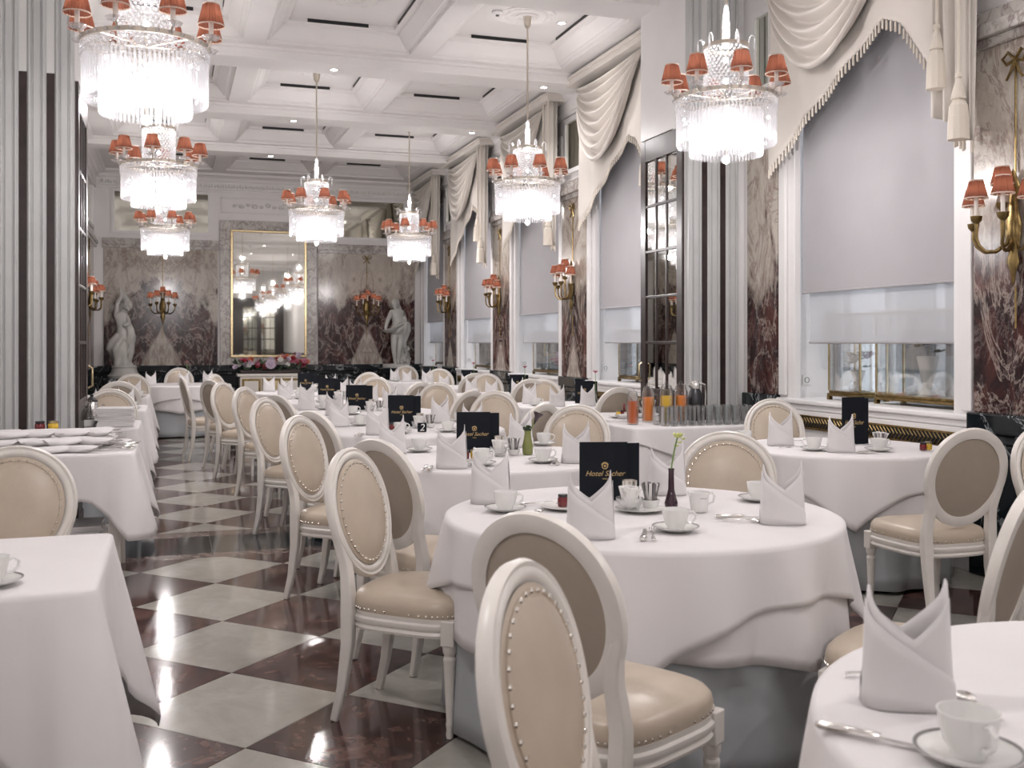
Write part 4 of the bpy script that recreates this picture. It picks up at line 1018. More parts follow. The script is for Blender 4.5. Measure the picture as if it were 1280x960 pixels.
def napkin(x, y, deg, lb, z=ZT): return put('folded_napkin', make_napkin, x, y, z, deg, 'white peaked folded napkin ' + lb, 'napkin', 'folded white napkins')
def cup(x, y, deg, lb, z=ZT, saucer=True):
    if saucer: put('saucer', make_saucer, x, y, z, deg, 'white saucer ' + lb, 'saucer', 'white saucers')
    put('coffee_cup', make_cup, x, y, z + (.0065 if saucer else 0), deg, 'white coffee cup ' + lb, 'cup', 'white coffee cups')
def cut(kind, x, y, deg, lb, z=ZT): put(*{'k': ('table_knife', make_knife), 'f': ('table_fork', make_fork), 's': ('teaspoon', make_spoon)}[kind], x, y, z, deg, 'silver %s %s' % ({'k': 'knife', 'f': 'fork', 's': 'teaspoon'}[kind], lb), {'k': 'knife', 'f': 'fork', 's': 'spoon'}[kind], 'silver cutlery')
# --- near round table
n1 = 'on the near round table, '
napkin(1.30, 3.10, -18, n1 + 'in front of the black menu'); napkin(2.045, 3.13, -22, n1 + 'right of the coffee cups'); napkin(1.205, 3.90, -20, n1 + 'left beside the aisle chair'); napkin(1.975, 3.88, -20, n1 + 'behind the purple vase')
cup(1.615, 3.11, -30, n1 + 'front centre'); cup(1.195, 3.68, -30, n1 + 'left side by the aisle'); cup(2.24, 3.60, 60, n1 + 'far right side')
cut('k', 1.48, 3.07, 62, n1 + 'beside the front napkin'); cut('f', 1.505, 3.06, 66, n1 + 'beside the front napkin'); cut('s', 1.38, 3.76, -25, n1 + 'left of the jam'); cut('s', 1.27, 3.58, 40, n1 + 'on the left saucer side'); cut('s', 1.93, 3.20, -30, n1 + 'left of the right napkin'); cut('k', 1.97, 3.26, -20, n1 + 'behind the right napkin')
cut('f', 1.36, 3.80, 10, n1 + 'far left')
put('side_plate', make_plate, 1.43, 3.66, ZT, 0, 'small white plate under the jam jar on the near round table', 'plate', 'white side plates')
put('jam_jar', make_jam, 1.42, 3.66, ZT + .0065, 0, 'small dark red jam jar left of the front napkin', 'jar', 'jam jars')
put('side_plate', make_plate, 1.68, 3.52, ZT, 0, 'white plate carrying the sugar bowl in the middle of the near round table', 'plate', 'white side plates')
put('sugar_bowl', make_sugar, 1.63, 3.51, ZT + .0065, 0, 'glass bowl of white sugar packets in front of the near black menu', 'bowl', 'sugar bowls')
put('packet_bowl', make_packets, 1.735, 3.545, ZT + .0065, 0, 'small bowl of dark upright packets left of the purple vase', 'bowl', 'packet bowls')
put('sugar_shaker', make_tealight, 1.69, 3.64, ZT, 0, 'small silver footed holder in front of the near menu', 'holder', 'silver footed holders')
put('bud_vase', make_bud_vase, 1.83, 3.56, ZT, -20, 'slim dark purple vase with a yellow-green flower', 'vase', None)
put('milk_jug', make_creamer, 1.885, 3.44, ZT, 0, 'white milk jug with brown printed label behind the coffee cup', 'jug', 'white milk jugs')
put('menu_folder', make_menu_card, 1.68, 3.80, ZT, -16, 'large black menu with gold crest on the near round table', 'menu', 'black menus with gold crest')
# --- front right table
n0 = 'on the front right table'
napkin(1.235, 1.50, -24, n0 + ' in the foreground'); cup(1.155, 1.265, -100, n0 + ' at the bottom edge'); cut('k', 1.075, 1.365, -52, n0 + ' left of the cup'); cut('s', 1.335, 1.44, 75, n0 + ' behind the cup'); cut('s', 1.225, 1.225, 20, n0 + ' beside the saucer'); cut('s', 1.29, 1.63, -22, n0 + ' left of the napkin')
napkin(2.1, 1.5, -40, n0 + ' outside the frame')
# --- further tables of the middle row
MENU = ['', '', 'widest of the far black menus, on the second table', 'black menu on the third round table', 'black menu on the fourth round table', 'small black menu on the fifth round table', 'tiny black menu before the flower console']
for k in range(2, 7):
    cx, cy = TC[k]; d = 'on ' + TD[k] + ', '
    spots = [(-.33, -.46, 0), (.36, -.44, 1), (-.48, .30, 2), (.34, .42, 3)]
    for dx, dy, q in spots:
        napkin(cx + dx, cy + dy, -18 + 9 * q, d + SIDE[q])
        cup(cx + dx + (.17 if q != 1 else -.17), cy + dy + .05, -30, d + SIDE[q])
        if k < 4: cut('k', cx + dx - .11, cy + dy, 70, d + SIDE[q]); cut('f', cx + dx - .14, cy + dy, 70, d + SIDE[q]); cut('s', cx + dx + .03, cy + dy + .12, 20, d + SIDE[q])
    put('menu_folder', make_menu_card, cx + .0, cy + .18, ZT, -15, MENU[k], 'menu', 'black menus with gold crest')
    put('sugar_bowl', make_sugar, cx + .06, cy - .02, ZT, 0, 'glass bowl of sugar packets ' + 'on ' + TD[k], 'bowl', 'sugar bowls')
    put('packet_bowl', make_packets, cx + .16, cy + .01, ZT, 0, 'small bowl of dark packets ' + 'on ' + TD[k], 'bowl', 'packet bowls')
    put('sugar_shaker', make_tealight, cx + .10, cy + .10, ZT, 0, 'small silver footed holder on ' + TD[k], 'holder', 'silver footed holders')
    if k < 5: put('jam_jar', make_jam, cx - .16, cy - .12, ZT, 0, 'dark jam jar on ' + TD[k], 'jar', 'jam jars'); put('honey_jar', make_honey, cx - .11, cy - .11, ZT, 0, 'yellow honey jar on ' + TD[k], 'jar', 'honey jars')
    if k == 3: put('number_card', make_card, cx + .0, cy - .40, ZT, -15, 'small black table card with a white number 2', 'card', None)
    if k == 2: put('milk_jug', make_creamer, cx - .12, cy - .30, ZT, -30, 'white milk jug on ' + TD[k], 'jug', 'white milk jugs')
put('green_vase', make_green_vase, 1.92, 5.50, ZT, -20, 'olive green glass vase with leaves and a dark bloom', 'vase', None)
# --- window tables
for k in range(5):
    cx, cy = RC[k]; d = 'on ' + RD[k] + ', '
    if k == 0:
        napkin(3.58, 5.50, -18, d + 'left of the menu'); napkin(3.70, 5.06, -20, d + 'in front'); cup(3.46, 5.72, -200, d + 'far left'); cup(3.93, 5.02, -30, d + 'right of the front napkin'); cup(3.60, 5.18, 150, d + 'behind the front napkin')
        put('menu_folder', make_menu_card, 4.08, 5.42, ZT, -8, 'tall black menu standing against the window sill', 'menu', 'black menus with gold crest').scale = (.8, 1, 1.25)
        put('packet_bowl', make_packets, 4.02, 5.12, ZT, 0, 'bowl of striped packets on the near window table', 'bowl', 'packet bowls'); put('sugar_bowl', make_sugar, 4.10, 5.22, ZT, 0, 'glass bowl of sugar packets on the near window table', 'bowl', 'sugar bowls')
        put('jam_jar', make_jam, 4.19, 4.95, ZT, 0, 'dark jam jar on the near window table', 'jar', 'jam jars'); put('honey_jar', make_honey, 4.245, 4.97, ZT, 0, 'yellow honey jar on the near window table', 'jar', 'honey jars')
        cut('k', 3.83, 4.92, -20, d + 'front edge'); cut('s', 3.52, 5.36, 30, d + 'left edge'); cut('f', 3.80, 5.66, 20, d + 'behind the left napkin')
    else:
        for dx, dy, q in ((-.22, -.34, 0), (.10, -.36, 1), (-.30, .26, 2)):
            napkin(cx + dx, cy + dy, -15 + 10 * q, d + SIDE[q])
        cup(cx - .36, cy - .12, -30, d + 'aisle side')
        put('menu_folder', make_menu_card, cx + .28, cy + .1, ZT, -8, 'black menu leaning near the sill on ' + RD[k], 'menu', 'black menus with gold crest')
        put('flower_vase', make_pink_vase, cx + .25, cy - .20, ZT, 20 * k, 'little vase with one pink flower on ' + RD[k], 'vase', 'vases with a pink flower')
# aisle-end and left tables
for dx, dy, q in ((-.42, -.2, 0), (.05, -.35, 1), (.40, -.1, 3)): napkin(.12 + dx, 16.4 + dy, -10 * q, 'on the table at the end of the aisle, ' + SIDE[q])
put('flower_vase', make_pink_vase, .22, 16.5, ZT, 0, 'little vase with one pink flower at the end of the aisle', 'vase', 'vases with a pink flower')
for k, (yy, nm) in enumerate(((8.45, 'the left table with the linen stack'), (10.6, 'the second far left table'), (12.9, 'the third far left table'))):
    if k: napkin(-.62, yy - .15, 10, 'on ' + nm + ', left'); napkin(-.42, yy - .05, 0, 'on ' + nm + ', right'); cup(-.36, yy - .2, 0, 'on ' + nm)
put('flower_vase', make_pink_vase, -1.0, 13.0, ZT, 0, 'little vase with one pink flower on the third far left table', 'vase', 'vases with a pink flower')
cup(-.452, 2.98, 10, 'on the corner table at the left edge')
# ================================================================== CUTLERY STATION (left)
def make_bundle():
    e = empty('napkin_roll'); rnd = random.Random(3)
    def f(u, v):
        a = 2 * pi * u; x = -.085 + .17 * v; r_ = .021 * (1 + .12 * sin(3 * a + v * 5)) * (1 - .25 * (v > .98)); return (x + .018 * sin(a) * (1 if v > .5 else -1), r_ * 1.45 * cos(a), .018 + .85 * r_ * sin(a))
    MB().grid(f, 18, 8, wrap=True, capu=True).build('cloth_roll', 'napkin', e, smooth=60)
    for k, dy in enumerate((-.012, .004, .016)): MB().sweep([(.06, dy, .018), (.11, dy * 1.3, .018), (.128 + .008 * k, dy * 1.4, .020)], [(.002, .004), (.0018, .005), (.002, .009)], 6, ref=(0, 0, 1)).build('cutlery_end', 'silver', e)
    return e
rnd = random.Random(21); ORD = ['lowest', 'second lowest', 'third from the bottom', 'fourth from the bottom', 'middle', 'sixth from the bottom', 'seventh from the bottom', 'second from the top', 'topmost']
for layer, rows in ((0, (0, 1, 2, 3, 4)), (1, (.6, 1.6, 2.6, 3.6)), (2, (1.6, 2.9))):
    for row in rows:
        for c in range(7 - (layer > 1)):
            x = -1.32 + c * .165 + rnd.uniform(-.035, .035) + (.06 if int(row * 2) % 2 else 0); y = 6.43 + row * .125 + rnd.uniform(-.02, .02)
            if x > -.33: continue
            o = place('napkin_roll', make_bundle, (x, y, ZT + layer * .036), R(rnd.uniform(-26, 26)), 'white napkin roll with cutlery, %s of the heap on the left serving table' % ('bottom layer', 'middle layer', 'top')[layer], 'napkin', 'napkin rolls on the cutlery station')
            o.scale = (1.12, 1.1, 1.1)
for k in range(16):
    x = -.30 + rnd.uniform(-.05, .045); y = 6.46 + k * .03
    place('teaspoon', make_spoon, (x, y, ZT + .002 + .006 * (k % 3)), R(rnd.uniform(-50, 50)), 'silver spoon in the loose heap at the aisle end of the serving table', 'spoon', 'loose spoons on the cutlery station')
for j in range(6): place('side_plate', make_plate, (-.74, 6.93, ZT + j * .013), 0, 'white plate under the jars on the serving table, %s' % ORD[j], 'plate', 'plates stacked on the cutlery station')
put('jam_jar', make_jam, -.775, 6.93, ZT + .085, 0, 'dark jam jar on the plates by the left pilasters', 'jar', 'jam jars').scale = (1.5, 1.5, 1.3); put('honey_jar', make_honey, -.70, 6.93, ZT + .085, 0, 'yellow honey jar on the plates by the left pilasters', 'jar', 'honey jars').scale = (1.5, 1.5, 1.3)
# oval dish with heap of wrapped cutlery, linen stack
e = tag(empty('cutlery_dish', (-.66, 8.42, ZT)), 'white oval dish heaped with wrapped silver cutlery, dark pot behind', 'dish')
MB().lathe([(.001, .004), (.10, .002), (.12, .03), (.135, .06), (.132, .06), (.115, .03), (.001, .012)], n=30).build('dish', 'porcelain', e); MB().lathe([(.133, .056), (.138, .064), (.132, .064)], n=30).build('rim_line', 'dark_steel', e)
for k in range(34):
    a = rnd.uniform(0, 2 * pi); r_ = rnd.uniform(0, .10); t_ = rnd.uniform(-.5, .5)
    MB().sweep([(r_ * cos(a) - .02 * t_, r_ * sin(a), .04), (r_ * cos(a) + .05 * t_, r_ * sin(a) - .01, .17 + rnd.uniform(-.03, .03))], [(.008, .012), (.010, .014)], 6).build('wrapped_cutlery', ('glass', 'silver', 'silver')[k % 3], e)
def make_fold():
    return MB().grid(lambda u, v: ((.13 + .004 * sin(9 * u)) * cos(2 * pi * u) / max(abs(cos(2 * pi * u)), abs(sin(2 * pi * u))) * (1 if .05 < v < .95 else .01), .12 * sin(2 * pi * u) / max(abs(cos(2 * pi * u)), abs(sin(2 * pi * u))) * (1 if .05 < v < .95 else .01), [0, .001, .006, .013, .015, .015][int(round(v * 5))]), 48, 5, wrap=True).build('folded_linen', 'napkin', smooth=50)
for j in range(9): place('folded_linen', make_fold, (-.415 + rnd.uniform(-.012, .012), 8.40, ZT + j * .0155), R(rnd.uniform(-5, 5)), 'folded white linen, %s of the stack on the left table' % ORD[j], 'linen', 'folded linens in the left stack')
for j in range(5): place('folded_linen', make_fold, (-.62, 6.60, .25 + j * .0155), R(rnd.uniform(-4, 4)), 'folded white linen on the shelf under the serving table, %s' % ORD[j], 'linen', 'folded linens under the serving table', (1.7, 1.4, 1))
e = tag(empty('shelf_board', (-.82, 6.66, .22)), 'low shelf under the serving table carrying folded linen', 'shelf'); MB().bb(-.55, .50, -.30, .30, 0, .03).build('board', 'chair_paint', e, smooth=0); 
for sx in (-.5, .45): MB().bb(sx, sx + .05, -.28, .28, -.22, 0).build('support', 'chair_paint', e, smooth=0)
pt = tag(empty('coffee_pot', (-.60, 8.70, ZT)), 'small dark metal coffee pot behind the cutlery dish', 'pot')
MB().lathe([(.001, .0), (.05, .0), (.055, .02), (.05, .12), (.042, .17), (.001, .17)], n=20).build('body', 'silver', pt); MB().lathe([(.044, .17), (.046, .18), (.02, .205), (.012, .21), (.014, .225), (.001, .23)], n=18).build('lid', 'dark_steel', pt)
MB().sweep([(-.05, 0, .14), (-.09, 0, .15), (-.10, 0, .08), (-.055, 0, .05)], .007, 8).build('handle', 'dark_steel', pt); MB().sweep([(.045, 0, .08), (.08, 0, .12), (.09, 0, .15)], [.012, .009, .007], 8).build('spout', 'silver', pt)
# ================================================================== JUICE TABLE (right)
def make_tumbler(): 
    return MB().lathe([(.001, .0), (.026, 0), (.028, .004), (.033, .138), (.0345, .14), (.0325, .14), (.0265, .018), (.001, .015)], n=16).build('tumbler', 'glass')
for r_ in range(4):
    for c in range(11): place('tumbler', make_tumbler, (3.54 + c * .076 + (.038 if r_ % 2 else 0), 6.985 + r_ * .070, ZT + .004), 0, 'clear water glass, %s from the left in the %s rank' % (('first', 'second', 'third', 'fourth', 'fifth', 'sixth', 'seventh', 'eighth', 'ninth', 'tenth', 'eleventh')[c], ('front', 'second', 'third', 'back')[r_]), 'glass', 'water glasses on the juice table')
def jug(x, y, mat, label, s=1.0, fill=.75):
    e = tag(empty('juice_jug', (x, y, ZT + .004)), label, 'jug', 'juice jugs'); e.scale = (s, s, s)
    MB().lathe([(.001, .0), (.050, 0), (.053, .006), (.053, .24), (.045, .26), (.040, .275), (.043, .285), (.041, .285), (.050, .238), (.050, .01), (.001, .008)], n=24).build('glass_body', 'glass', e)
    MB().lathe([(.001, .0095), (.0485, .0095), (.0485, .28 * fill), (.001, .28 * fill)], n=24).build('juice', mat, e)
    MB().lathe([(.038, .283), (.036, .295), (.012, .300), (.016, .318), (.001, .325)], n=18).build('stopper', 'glass', e)
    MB().sweep([(.05, 0, .23), (.085, 0, .225), (.09, 0, .13), (.055, 0, .09)], .007, 8).build('handle', 'glass', e)
jug(3.38, 7.22, 'juice_red', 'tall glass jug of red-orange juice left of the water glasses', .86)
jug(3.74, 7.36, 'juice_yellow', 'glass jug of yellow juice behind the water glasses'); jug(3.875, 7.37, 'juice_orange', 'glass jug of orange juice between the yellow jug and the flask'); jug(3.60, 7.40, 'juice_orange', 'glass jug of orange juice half hidden behind the red-orange jug', .95)
e = tag(empty('vacuum_flask', (4.02, 7.40, ZT + .004)), 'polished steel vacuum flask right of the juice jugs', 'flask')
MB().lathe([(.001, 0), (.055, 0), (.06, .01), (.062, .18), (.05, .23), (.034, .26), (.001, .26)], n=24).build('body', 'dark_steel', e); MB().lathe([(.036, .26), (.038, .30), (.03, .32), (.001, .325)], n=20).build('lid', 'silver', e)
MB().sweep([(.04, 0, .30), (.085, 0, .29), (.095, 0, .20), (.09, 0, .10), (.06, 0, .06)], .010, 8).build('handle', 'silver', e); MB().sweep([(-.03, 0, .27), (-.06, 0, .29)], [.014, .008], 8).build('spout', 'silver', e)
# jam table
for k, (x, y) in enumerate(((3.58, 7.93), (3.63, 7.97), (3.72, 7.93), (3.78, 7.96), (3.74, 8.04))):
    put('honey_jar' if k % 2 == 0 else 'jam_jar', make_honey if k % 2 == 0 else make_jam, x, y, ZT + .012, 0, 'small preserve jar on the jam table, %s' % ('leftmost', 'second from the left', 'in front of the right plate', 'rightmost', 'at the back')[k], 'jar', 'preserve jars on the jam table')
for k, (x, y) in enumerate(((3.60, 7.95), (3.76, 7.97))): put('side_plate', make_plate, x, y, ZT, 0, 'white plate under preserve jars on the jam table, ' + ('left', 'right')[k], 'plate', 'white side plates')
b = tag(empty('sauce_bottle', (3.665, 8.0, ZT)), 'small dark red sauce bottle among the preserve jars', 'bottle'); MB().lathe([(.001, 0), (.014, 0), (.015, .05), (.007, .075), (.006, .09), (.001, .09)], n=14).build('bottle', 'jam', b); MB().lathe([(.008, .088), (.008, .112), (.001, .113)], n=12).build('cap', 'paper_red', b); MB().lathe([(.0156, .015), (.0158, .045)], n=14).build('paper_label', 'paper_white', b)
for j in range(4): place('coffee_cup', make_cup, (3.92 + .02 * (j % 2), 8.05 + .05 * (j // 2), ZT + .0 + .068 * (j % 2)), R(40 * j), 'white cup on the jam table, %s of the %s pair' % (('lower', 'upper')[j % 2], ('front', 'back')[j // 2]), 'cup', 'stacked cups on the jam table')
for j, (x, y, a) in enumerate(((3.62, 7.84, 12), (3.80, 7.85, -6))): place('napkin_roll', make_bundle, (x, y, ZT), R(a), 'white napkin roll at the front of the jam table, ' + ('left', 'right')[j], 'napkin', 'napkin rolls on the jam table')
# ================================================================== WINDOW SILL: glass display cases, vases
def case(x0, x1, y0, y1, h, label):
    e = tag(empty('display_case', ((x0 + x1) / 2, (y0 + y1) / 2, .96)), label, 'display case', 'gilt glass display cases'); a, b = (x1 - x0) / 2, (y1 - y0) / 2
    MB().bb(-a, a, -b, b, .03, .05).bb(-a + .01, a - .01, -b + .01, b - .01, .05, .07).build('base', 'old_gold', e, smooth=0, bevel=.004)
    for sx in (-1, 1):
        for sy in (-1, 1):
            MB().box((sx * (a - .015), sy * (b - .015), .015), (.03, .03, .03)).build('foot', 'old_gold', e, smooth=0); MB().box((sx * (a - .012), sy * (b - .012), .07 + (h - .07) / 2), (.013, .013, h - .07)).build('post', 'brass', e, smooth=0)
    for s in (-1, 1): MB().bb(-a + .02, a - .02, s * (b - .012) - .002, s * (b - .012) + .002, .07, h - .01).build('pane', 'glass', e, smooth=0); MB().bb(s * (a - .012) - .002, s * (a - .012) + .002, -b + .02, b - .02, .07, h - .01).build('pane', 'glass', e, smooth=0)
    for p in ((-a, a, -b, -b + .02), (-a, a, b - .02, b), (-a, -a + .02, -b, b), (a - .02, a, -b, b)): MB().bb(*p, h - .015, h).build('top_rail', 'brass', e, smooth=0)
    return e
case(4.80, 5.06, 6.34, 6.74, .66, 'small gilt glass case at the left end of the nearest sill'); case(4.80, 5.06, 5.36, 6.18, .66, 'wide gilt glass case at the right end of the nearest sill')
for k, (y0, y1) in enumerate(BAYS[1:]): case(4.80, 5.05, y0 + .25, y1 - .4, .58, 'long gilt glass case on the sill ' + WD[k + 1])
def rose_vase(x, y, z, s, label, mats, hv):
    e = tag(empty('rose_vase', (x, y, z)), label, 'vase'); e.scale = (s, s, s)
    MB().lathe([(.001, 0), (.05, 0), (.052, .01), (.02, .04), (.03, .08), (.06, hv), (.058, hv), (.026, .08), (.001, .06)], n=22).build('vase', 'porcelain', e)
    r2 = random.Random(int(x * 100 + y * 10))
    for k in range(7):
        a = k * 2.4; q = .02 + .05 * (k % 3) / 2; c = (q * cos(a) * 1.3, q * sin(a) * 1.3, hv + .06 + .05 * r2.random())
        petals(6, .05, .7, .05, mats[k % len(mats)], c, e, 'bloom', 3)
    for k in range(10): a = k * 2.1; petals(3, .06, .2, .04, 'leaf', (.06 * cos(a), .06 * sin(a), hv + .02 + .03 * (k % 3)), e, 'leaf', 1)
rose_vase(4.93, 6.53, 1.03, 1.0, 'small white vase of white roses inside the left glass case', ['petal_white', 'petal_white', 'petal_lilac'], .16); rose_vase(4.93, 5.78, 1.03, 1.25, 'taller white vase with dark leaves inside the right glass case', ['petal_white', 'petal_lilac'], .22)
# parked white car in the street
def car(x, y, label):
    e = tag(empty('parked_car', (x, y, -.5)), label, 'car')
    pf = [(-2.1, .35), (-2.15, .75), (-2.0, .95), (-1.2, 1.02), (-.55, 1.45), (.7, 1.48), (1.5, 1.05), (2.1, .95), (2.2, .6), (2.15, .35)]
    n = len(pf); vs = [(sx * (.85 - (.14 if z > 1.2 else 0)), yy, z) for sx in (-1, 1) for yy, z in pf]
    MB().add(vs, [(i, (i + 1) % n, n + (i + 1) % n, n + i) for i in range(n)] + [tuple(range(n)), tuple(reversed(range(n, 2 * n)))]).build('body', 'car_paint', e, smooth=0, bevel=.05)
    for s in (-1, 1):
        MB().add([(s * .80, -.95, 1.05), (s * .80, 1.2, 1.05), (s * .735, .62, 1.40), (s * .735, -.48, 1.38)], [(0, 1, 2, 3)]).build('side_window', 'car_glass', e, smooth=0, solid=.03)
        for yy in (-1.35, 1.35): MB().lathe([(.001, -.1), (.2, -.1), (.33, -.09), (.33, .09), (.2, .1), (.001, .1)], n=24).xf(Matrix.Translation((s * .80, yy, .33)) @ Matrix.Rotation(pi / 2, 4, 'Y')).build('wheel', 'tyre', e)
car(8.6, 8.4, 'white car parked outside the nearest window'); car(8.8, 16.0, 'white car parked outside the farther windows')
# ================================================================== END WALL: mirror, console, flowers, statues
e = tag(empty('wall_mirror', (1.725, YB - .06, 1.12)), 'tall gilt-framed mirror reflecting the chandeliers on the end wall', 'mirror')
MB().bb(-.66, .66, -.006, .0, .035, 2.335).build('mirror_glass', 'mirror_glass', e, smooth=0)
for p in ((-.70, .70, 0, .045), (-.70, .70, 2.325, 2.37), (-.70, -.65, .045, 2.325), (.65, .70, .045, 2.325)): MB().bb(p[0], p[1], -.04, .0, p[2], p[3]).build('frame_rail', 'brass', e, smooth=0, bevel=.01)
e = tag(empty('console_cabinet', (1.72, 19.30, 0)), 'cream and gilt console cabinet under the mirror', 'cabinet')
MB().bb(-.60, .60, -.22, .22, .78, .83).build('top', 'candle', e, smooth=0, bevel=.01); MB().bb(-.55, .55, -.19, .19, .10, .78).build('body', 'candle', e, smooth=0)
for k in range(3):
    d = MB().bb(-.52 + k * .35, -.19 + k * .35, -.205, -.19, .16, .74).build('door', 'old_gold', e, smooth=0); MB().bb(-.48 + k * .35, -.23 + k * .35, -.212, -.205, .20, .70).build('door_panel', ('candle', 'brass')[k % 2], d, smooth=0)
for sx in (-.5, .45):
    for sy in (-.17, .12): MB().bb(sx, sx + .05, sy, sy + .05, 0, .10).build('leg', 'old_gold', e, smooth=0)
e = tag(empty('flower_arrangement', (1.72, 19.28, .83)), 'long arrangement of pink, red and lilac flowers before the mirror', 'flowers'); r3 = random.Random(4)
MB().bb(-.55, .55, -.10, .10, 0, .07).build('trough', 'dark_wood', e, smooth=0, bevel=.02)
for k in range(44):
    x = -.6 + 1.25 * (k / 43) + r3.uniform(-.05, .05); z = .10 + r3.uniform(0, .22) * (1 if x > .15 else .75); mt = r3.choice(['petal_pink', 'petal_red', 'petal_pink', 'petal_lilac', 'petal_red', 'petal_orange', 'petal_white'])
    o = petals(8, r3.uniform(.05, .075), .45, .045, mt, (0, 0, 0), e, 'bloom', 3); o.location = (x, r3.uniform(-.14, .06), z); o.rotation_euler = (R(62), 0, r3.uniform(-.5, .5))
o = petals(14, .11, .35, .05, 'petal_lilac', (0, 0, 0), e, 'large_bloom', 3); o.location = (-.02, -.2, .16); o.rotation_euler = (R(70), 0, 0)
for k in range(40): o = petals(3, .09, .3, .05, 'leaf', (0, 0, 0), e, 'leaf', 1); o.location = (r3.uniform(-.65, .68), r3.uniform(-.15, .08), r3.uniform(.04, .22)); o.rotation_euler = (R(r3.uniform(10, 70)), 0, r3.uniform(-3, 3))
def skin(name, nodes, edges, mat, parent, sub=2):
    keys = list(nodes); me = bpy.data.meshes.new(name); me.from_pydata([nodes[q][:3] for q in keys], [(keys.index(a), keys.index(b)) for a, b in edges], [])
    o = bpy.data.objects.new(name, me); COL.objects.link(o); md = o.modifiers.new('skin', 'SKIN'); md.use_smooth_shade = True
    for i, q in enumerate(keys):
        r_ = nodes[q][3]; me.skin_vertices[0].data[i].radius = r_ if isinstance(r_, tuple) else (r_, r_); me.skin_vertices[0].data[i].use_root = (i == 0)
    sb = o.modifiers.new('sub', 'SUBSURF'); sb.levels = sub; sb.render_levels = sub; me.materials.append(MATS[mat]); o.parent = parent; return o
def chain(*a): return list(zip(a, a[1:]))
def folds(parent, nm, pts, rad, turns=3.0, amp=.18, seg=28, nr=5):
    """a hanging mass of drapery swept along pts with fluted folds"""
    m = MB(); P = [Vector(p) for p in pts]; K = 14
    def at(v): 
        q = v * (len(P) - 1); i = min(int(q), len(P) - 2); t_ = q - i; return P[i].lerp(P[i + 1], t_), rad[i] + (rad[i + 1] - rad[i]) * t_
    def f(u, v):
        c, r_ = at(v); a = 2 * pi * u; k = r_ * (1 + amp * sin(nr * a + turns * v * 2)); return (c.x + k * cos(a), c.y + k * .8 * sin(a), c.z)
    return m.grid(f, seg, K, wrap=True, capu=True).build(nm, 'statue_marble', parent, smooth=180)
# standing figure with a shell dish
pd = tag(empty('statue_pedestal', (4.05, 19.20, 0)), 'black marble pedestal under the standing statue', 'pedestal')
MB().bb(-.30, .30, -.30, .30, 0, .12).build('plinth', 'black_marble', pd, smooth=0, bevel=.01); MB().bb(-.25, .25, -.25, .25, .12, .82).build('shaft', 'black_marble', pd, smooth=0, bevel=.01); MB().bb(-.31, .31, -.31, .31, .82, .92).build('cap', 'black_marble', pd, smooth=0, bevel=.015)
st = tag(empty('marble_statue', (4.05, 19.20, .92)), 'white marble statue of a standing figure holding a shell dish', 'statue')
MB().lathe([(.001, 0), (.25, 0), (.26, .02), (.25, .07), (.001, .08)], n=28).build('base', 'statue_marble', st)
N = {'pel': (.02, 0, .72, .105), 'waist': (.03, .01, .86, .085), 'chest': (.02, 0, 1.0, .115), 'nk': (-.01, -.01, 1.115, .045), 'hd': (-.035, -.03, 1.20, .070), 'tp': (-.03, -.03, 1.27, .058),
     'sl': (-.10, -.02, 1.05, .055), 'el': (-.18, -.08, .89, .042), 'wl': (-.23, -.13, .74, .030), 'hl': (-.20, -.16, .69, .032), 'sr': (.13, .0, 1.05, .055), 'er': (.17, -.06, .88, .045), 'wr': (.02, -.15, .80, .032), 'hr': (-.06, -.17, .77, .032),
     'al': (-.035, -.01, .62, .082), 'kl': (-.055, -.05, .38, .055), 'ml': (-.035, -.02, .25, .048), 'fl': (-.02, -.01, .11, .033), 'tl': (-.03, -.10, .085, .030), 'ar': (.085, 0, .62, .085), 'kr': (.06, -.03, .38, .058), 'mr': (.05, 0, .25, .050), 'fr': (.035, .0, .11, .034), 'tr': (.03, -.09, .085, .030)}
skin('figure', N, chain('pel', 'waist', 'chest', 'nk', 'hd', 'tp') + chain('chest', 'sl', 'el', 'wl', 'hl') + chain('chest', 'sr', 'er', 'wr', 'hr') + chain('pel', 'al', 'kl', 'ml', 'fl', 'tl') + chain('pel', 'ar', 'kr', 'mr', 'fr', 'tr'), 'statue_marble', st)
MB().lathe([(.001, -.03), (.07, -.02), (.13, .02), (.155, .05), (.15, .055), (.12, .03), (.06, -.005), (.001, -.01)], n=28, rip=lambda a: .05 * sin(9 * a)).xf(Matrix.Translation((-.14, -.17, .69)) @ Matrix.Rotation(R(-14), 4, 'Y')).build('shell_dish', 'statue_marble', st)
MB().sphere((-.01, .02, 1.225), .085, 14, 10, 1.1).sweep([(.02, .04, 1.22), (.07, .05, 1.12), (.09, .05, 1.0), (.10, .05, .93)], [.05, .05, .045, .02], 10).build('hair', 'statue_marble', st)
folds(st, 'drapery', [(.06, .02, .93), (.13, -.03, .84), (.15, -.02, .70), (.15, .03, .55), (.14, .05, .42)], [.10, .12, .11, .075, .05], 3, .2)
folds(st, 'hip_drapery', [(.05, -.02, .80), (.03, -.04, .74), (.0, -.04, .68), (.0, -.03, .63)], [.13, .145, .13, .10], 2, .12)
folds(st, 'tree_stump', [(.15, .05, .50), (.16, .05, .35), (.16, .05, .2), (.17, .05, .06)], [.05, .06, .075, .10], 1, .2)
for k, c in enumerate(((.13, -.04, .40), (.20, -.04, .36), (.14, -.06, .30), (.21, -.05, .25), (.16, -.08, .20), (.22, -.05, .17), (.12, -.08, .13), (.20, -.09, .11))): o = petals(6, .06, .5, .05, 'statue_marble', (0, 0, 0), st, 'carved_flower', 2); o.location = c; o.rotation_euler = (R(75), 0, .4 * k)
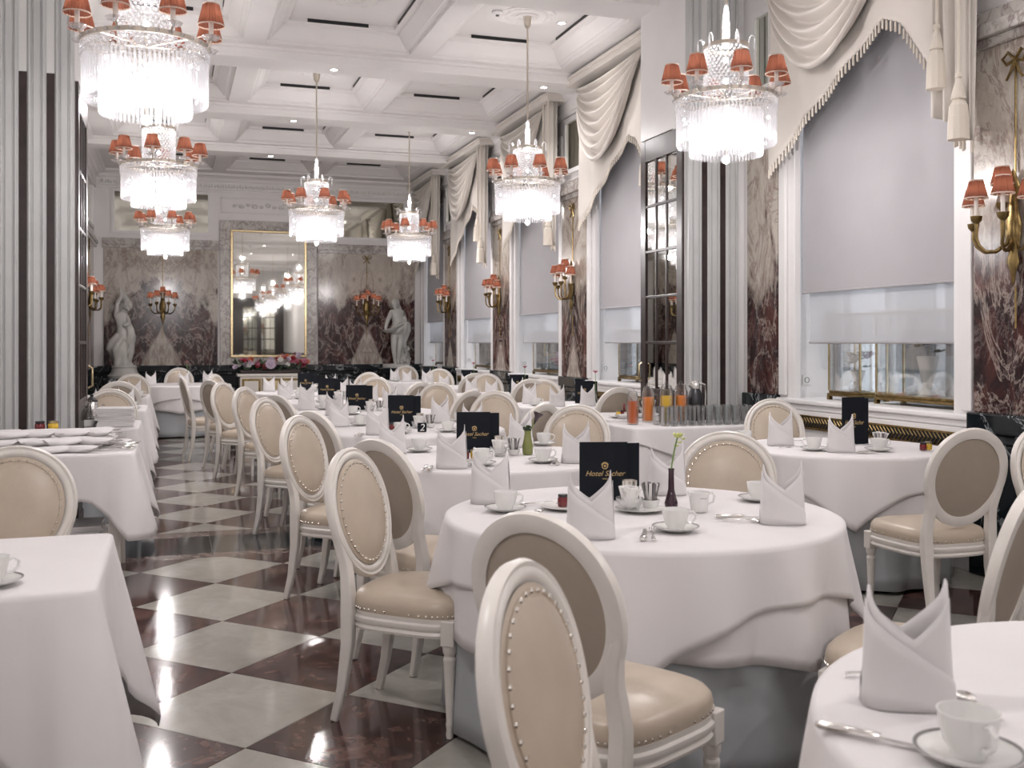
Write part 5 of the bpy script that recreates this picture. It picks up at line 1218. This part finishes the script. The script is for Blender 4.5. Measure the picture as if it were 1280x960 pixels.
# twisting pair
ST = (-.79, 19.10)
pd = tag(empty('statue_pedestal', (*ST, 0)), 'black marble pedestal under the twisted statue', 'pedestal')
MB().bb(-.32, .32, -.32, .32, 0, .12).build('plinth', 'black_marble', pd, smooth=0, bevel=.01); MB().bb(-.26, .26, -.26, .26, .12, .70).build('shaft', 'black_marble', pd, smooth=0, bevel=.01); MB().bb(-.33, .33, -.33, .33, .70, .78).build('cap', 'black_marble', pd, smooth=0, bevel=.015)
st = tag(empty('marble_statue', (*ST, .78)), 'white marble statue of two twisting figures, one arm raised', 'statue')
MB().lathe([(.001, 0), (.27, 0), (.28, .04), (.25, .06), (.22, .10), (.20, .17), (.21, .19), (.19, .22), (.001, .23)], n=30).build('base', 'statue_marble', st)
N = {'pel': (.0, 0, .78, .10), 'w': (-.03, 0, .90, .085), 'ch': (-.05, -.01, 1.04, .11), 'nk': (-.01, -.02, 1.14, .045), 'hd': (.05, -.04, 1.21, .065), 'tp': (.08, -.05, 1.26, .05),
     's1': (-.13, 0, 1.10, .055), 'e1': (-.12, .0, 1.28, .042), 'w1': (-.05, -.01, 1.42, .03), 'h1': (-.06, -.01, 1.50, .026), 't1': (-.065, -.01, 1.60, .012), 's2': (.05, 0, 1.06, .055), 'e2': (.08, -.08, .94, .045), 'w2': (-.02, -.14, .90, .032),
     'l1': (-.07, -.02, .66, .085), 'k1': (-.13, -.08, .46, .068), 'f1': (-.10, .0, .26, .042), 'l2': (.08, -.01, .66, .085), 'k2': (.12, -.04, .48, .062), 'f2': (.07, .0, .25, .042),
     'x1': (-.06, .06, 1.16, .06), 'x2': (.02, .05, 1.34, .075), 'x3': (.06, .02, 1.42, .06)}
skin('figures', N, chain('pel', 'w', 'ch', 'nk', 'hd', 'tp') + chain('ch', 's1', 'e1', 'w1', 'h1', 't1') + chain('ch', 's2', 'e2', 'w2') + chain('pel', 'l1', 'k1', 'f1') + chain('pel', 'l2', 'k2', 'f2') + chain('ch', 'x1', 'x2', 'x3'), 'statue_marble', st)
folds(st, 'drapery', [(-.02, 0, .80), (-.10, -.02, .66), (-.12, -.03, .50), (-.06, 0, .34), (-.02, 0, .20)], [.10, .15, .16, .14, .16], 4, .16)
folds(st, 'drapery', [(.02, -.03, 1.02), (.06, -.05, .88), (.10, -.04, .74), (.08, -.02, .58), (.05, 0, .40)], [.05, .08, .09, .08, .10], 5, .2)
folds(st, 'flying_drapery', [(-.06, .02, 1.56), (-.01, .0, 1.44), (.04, .0, 1.34), (.04, .02, 1.22), (-.04, .04, 1.08)], [.015, .05, .085, .08, .07], 6, .2, nr=3)
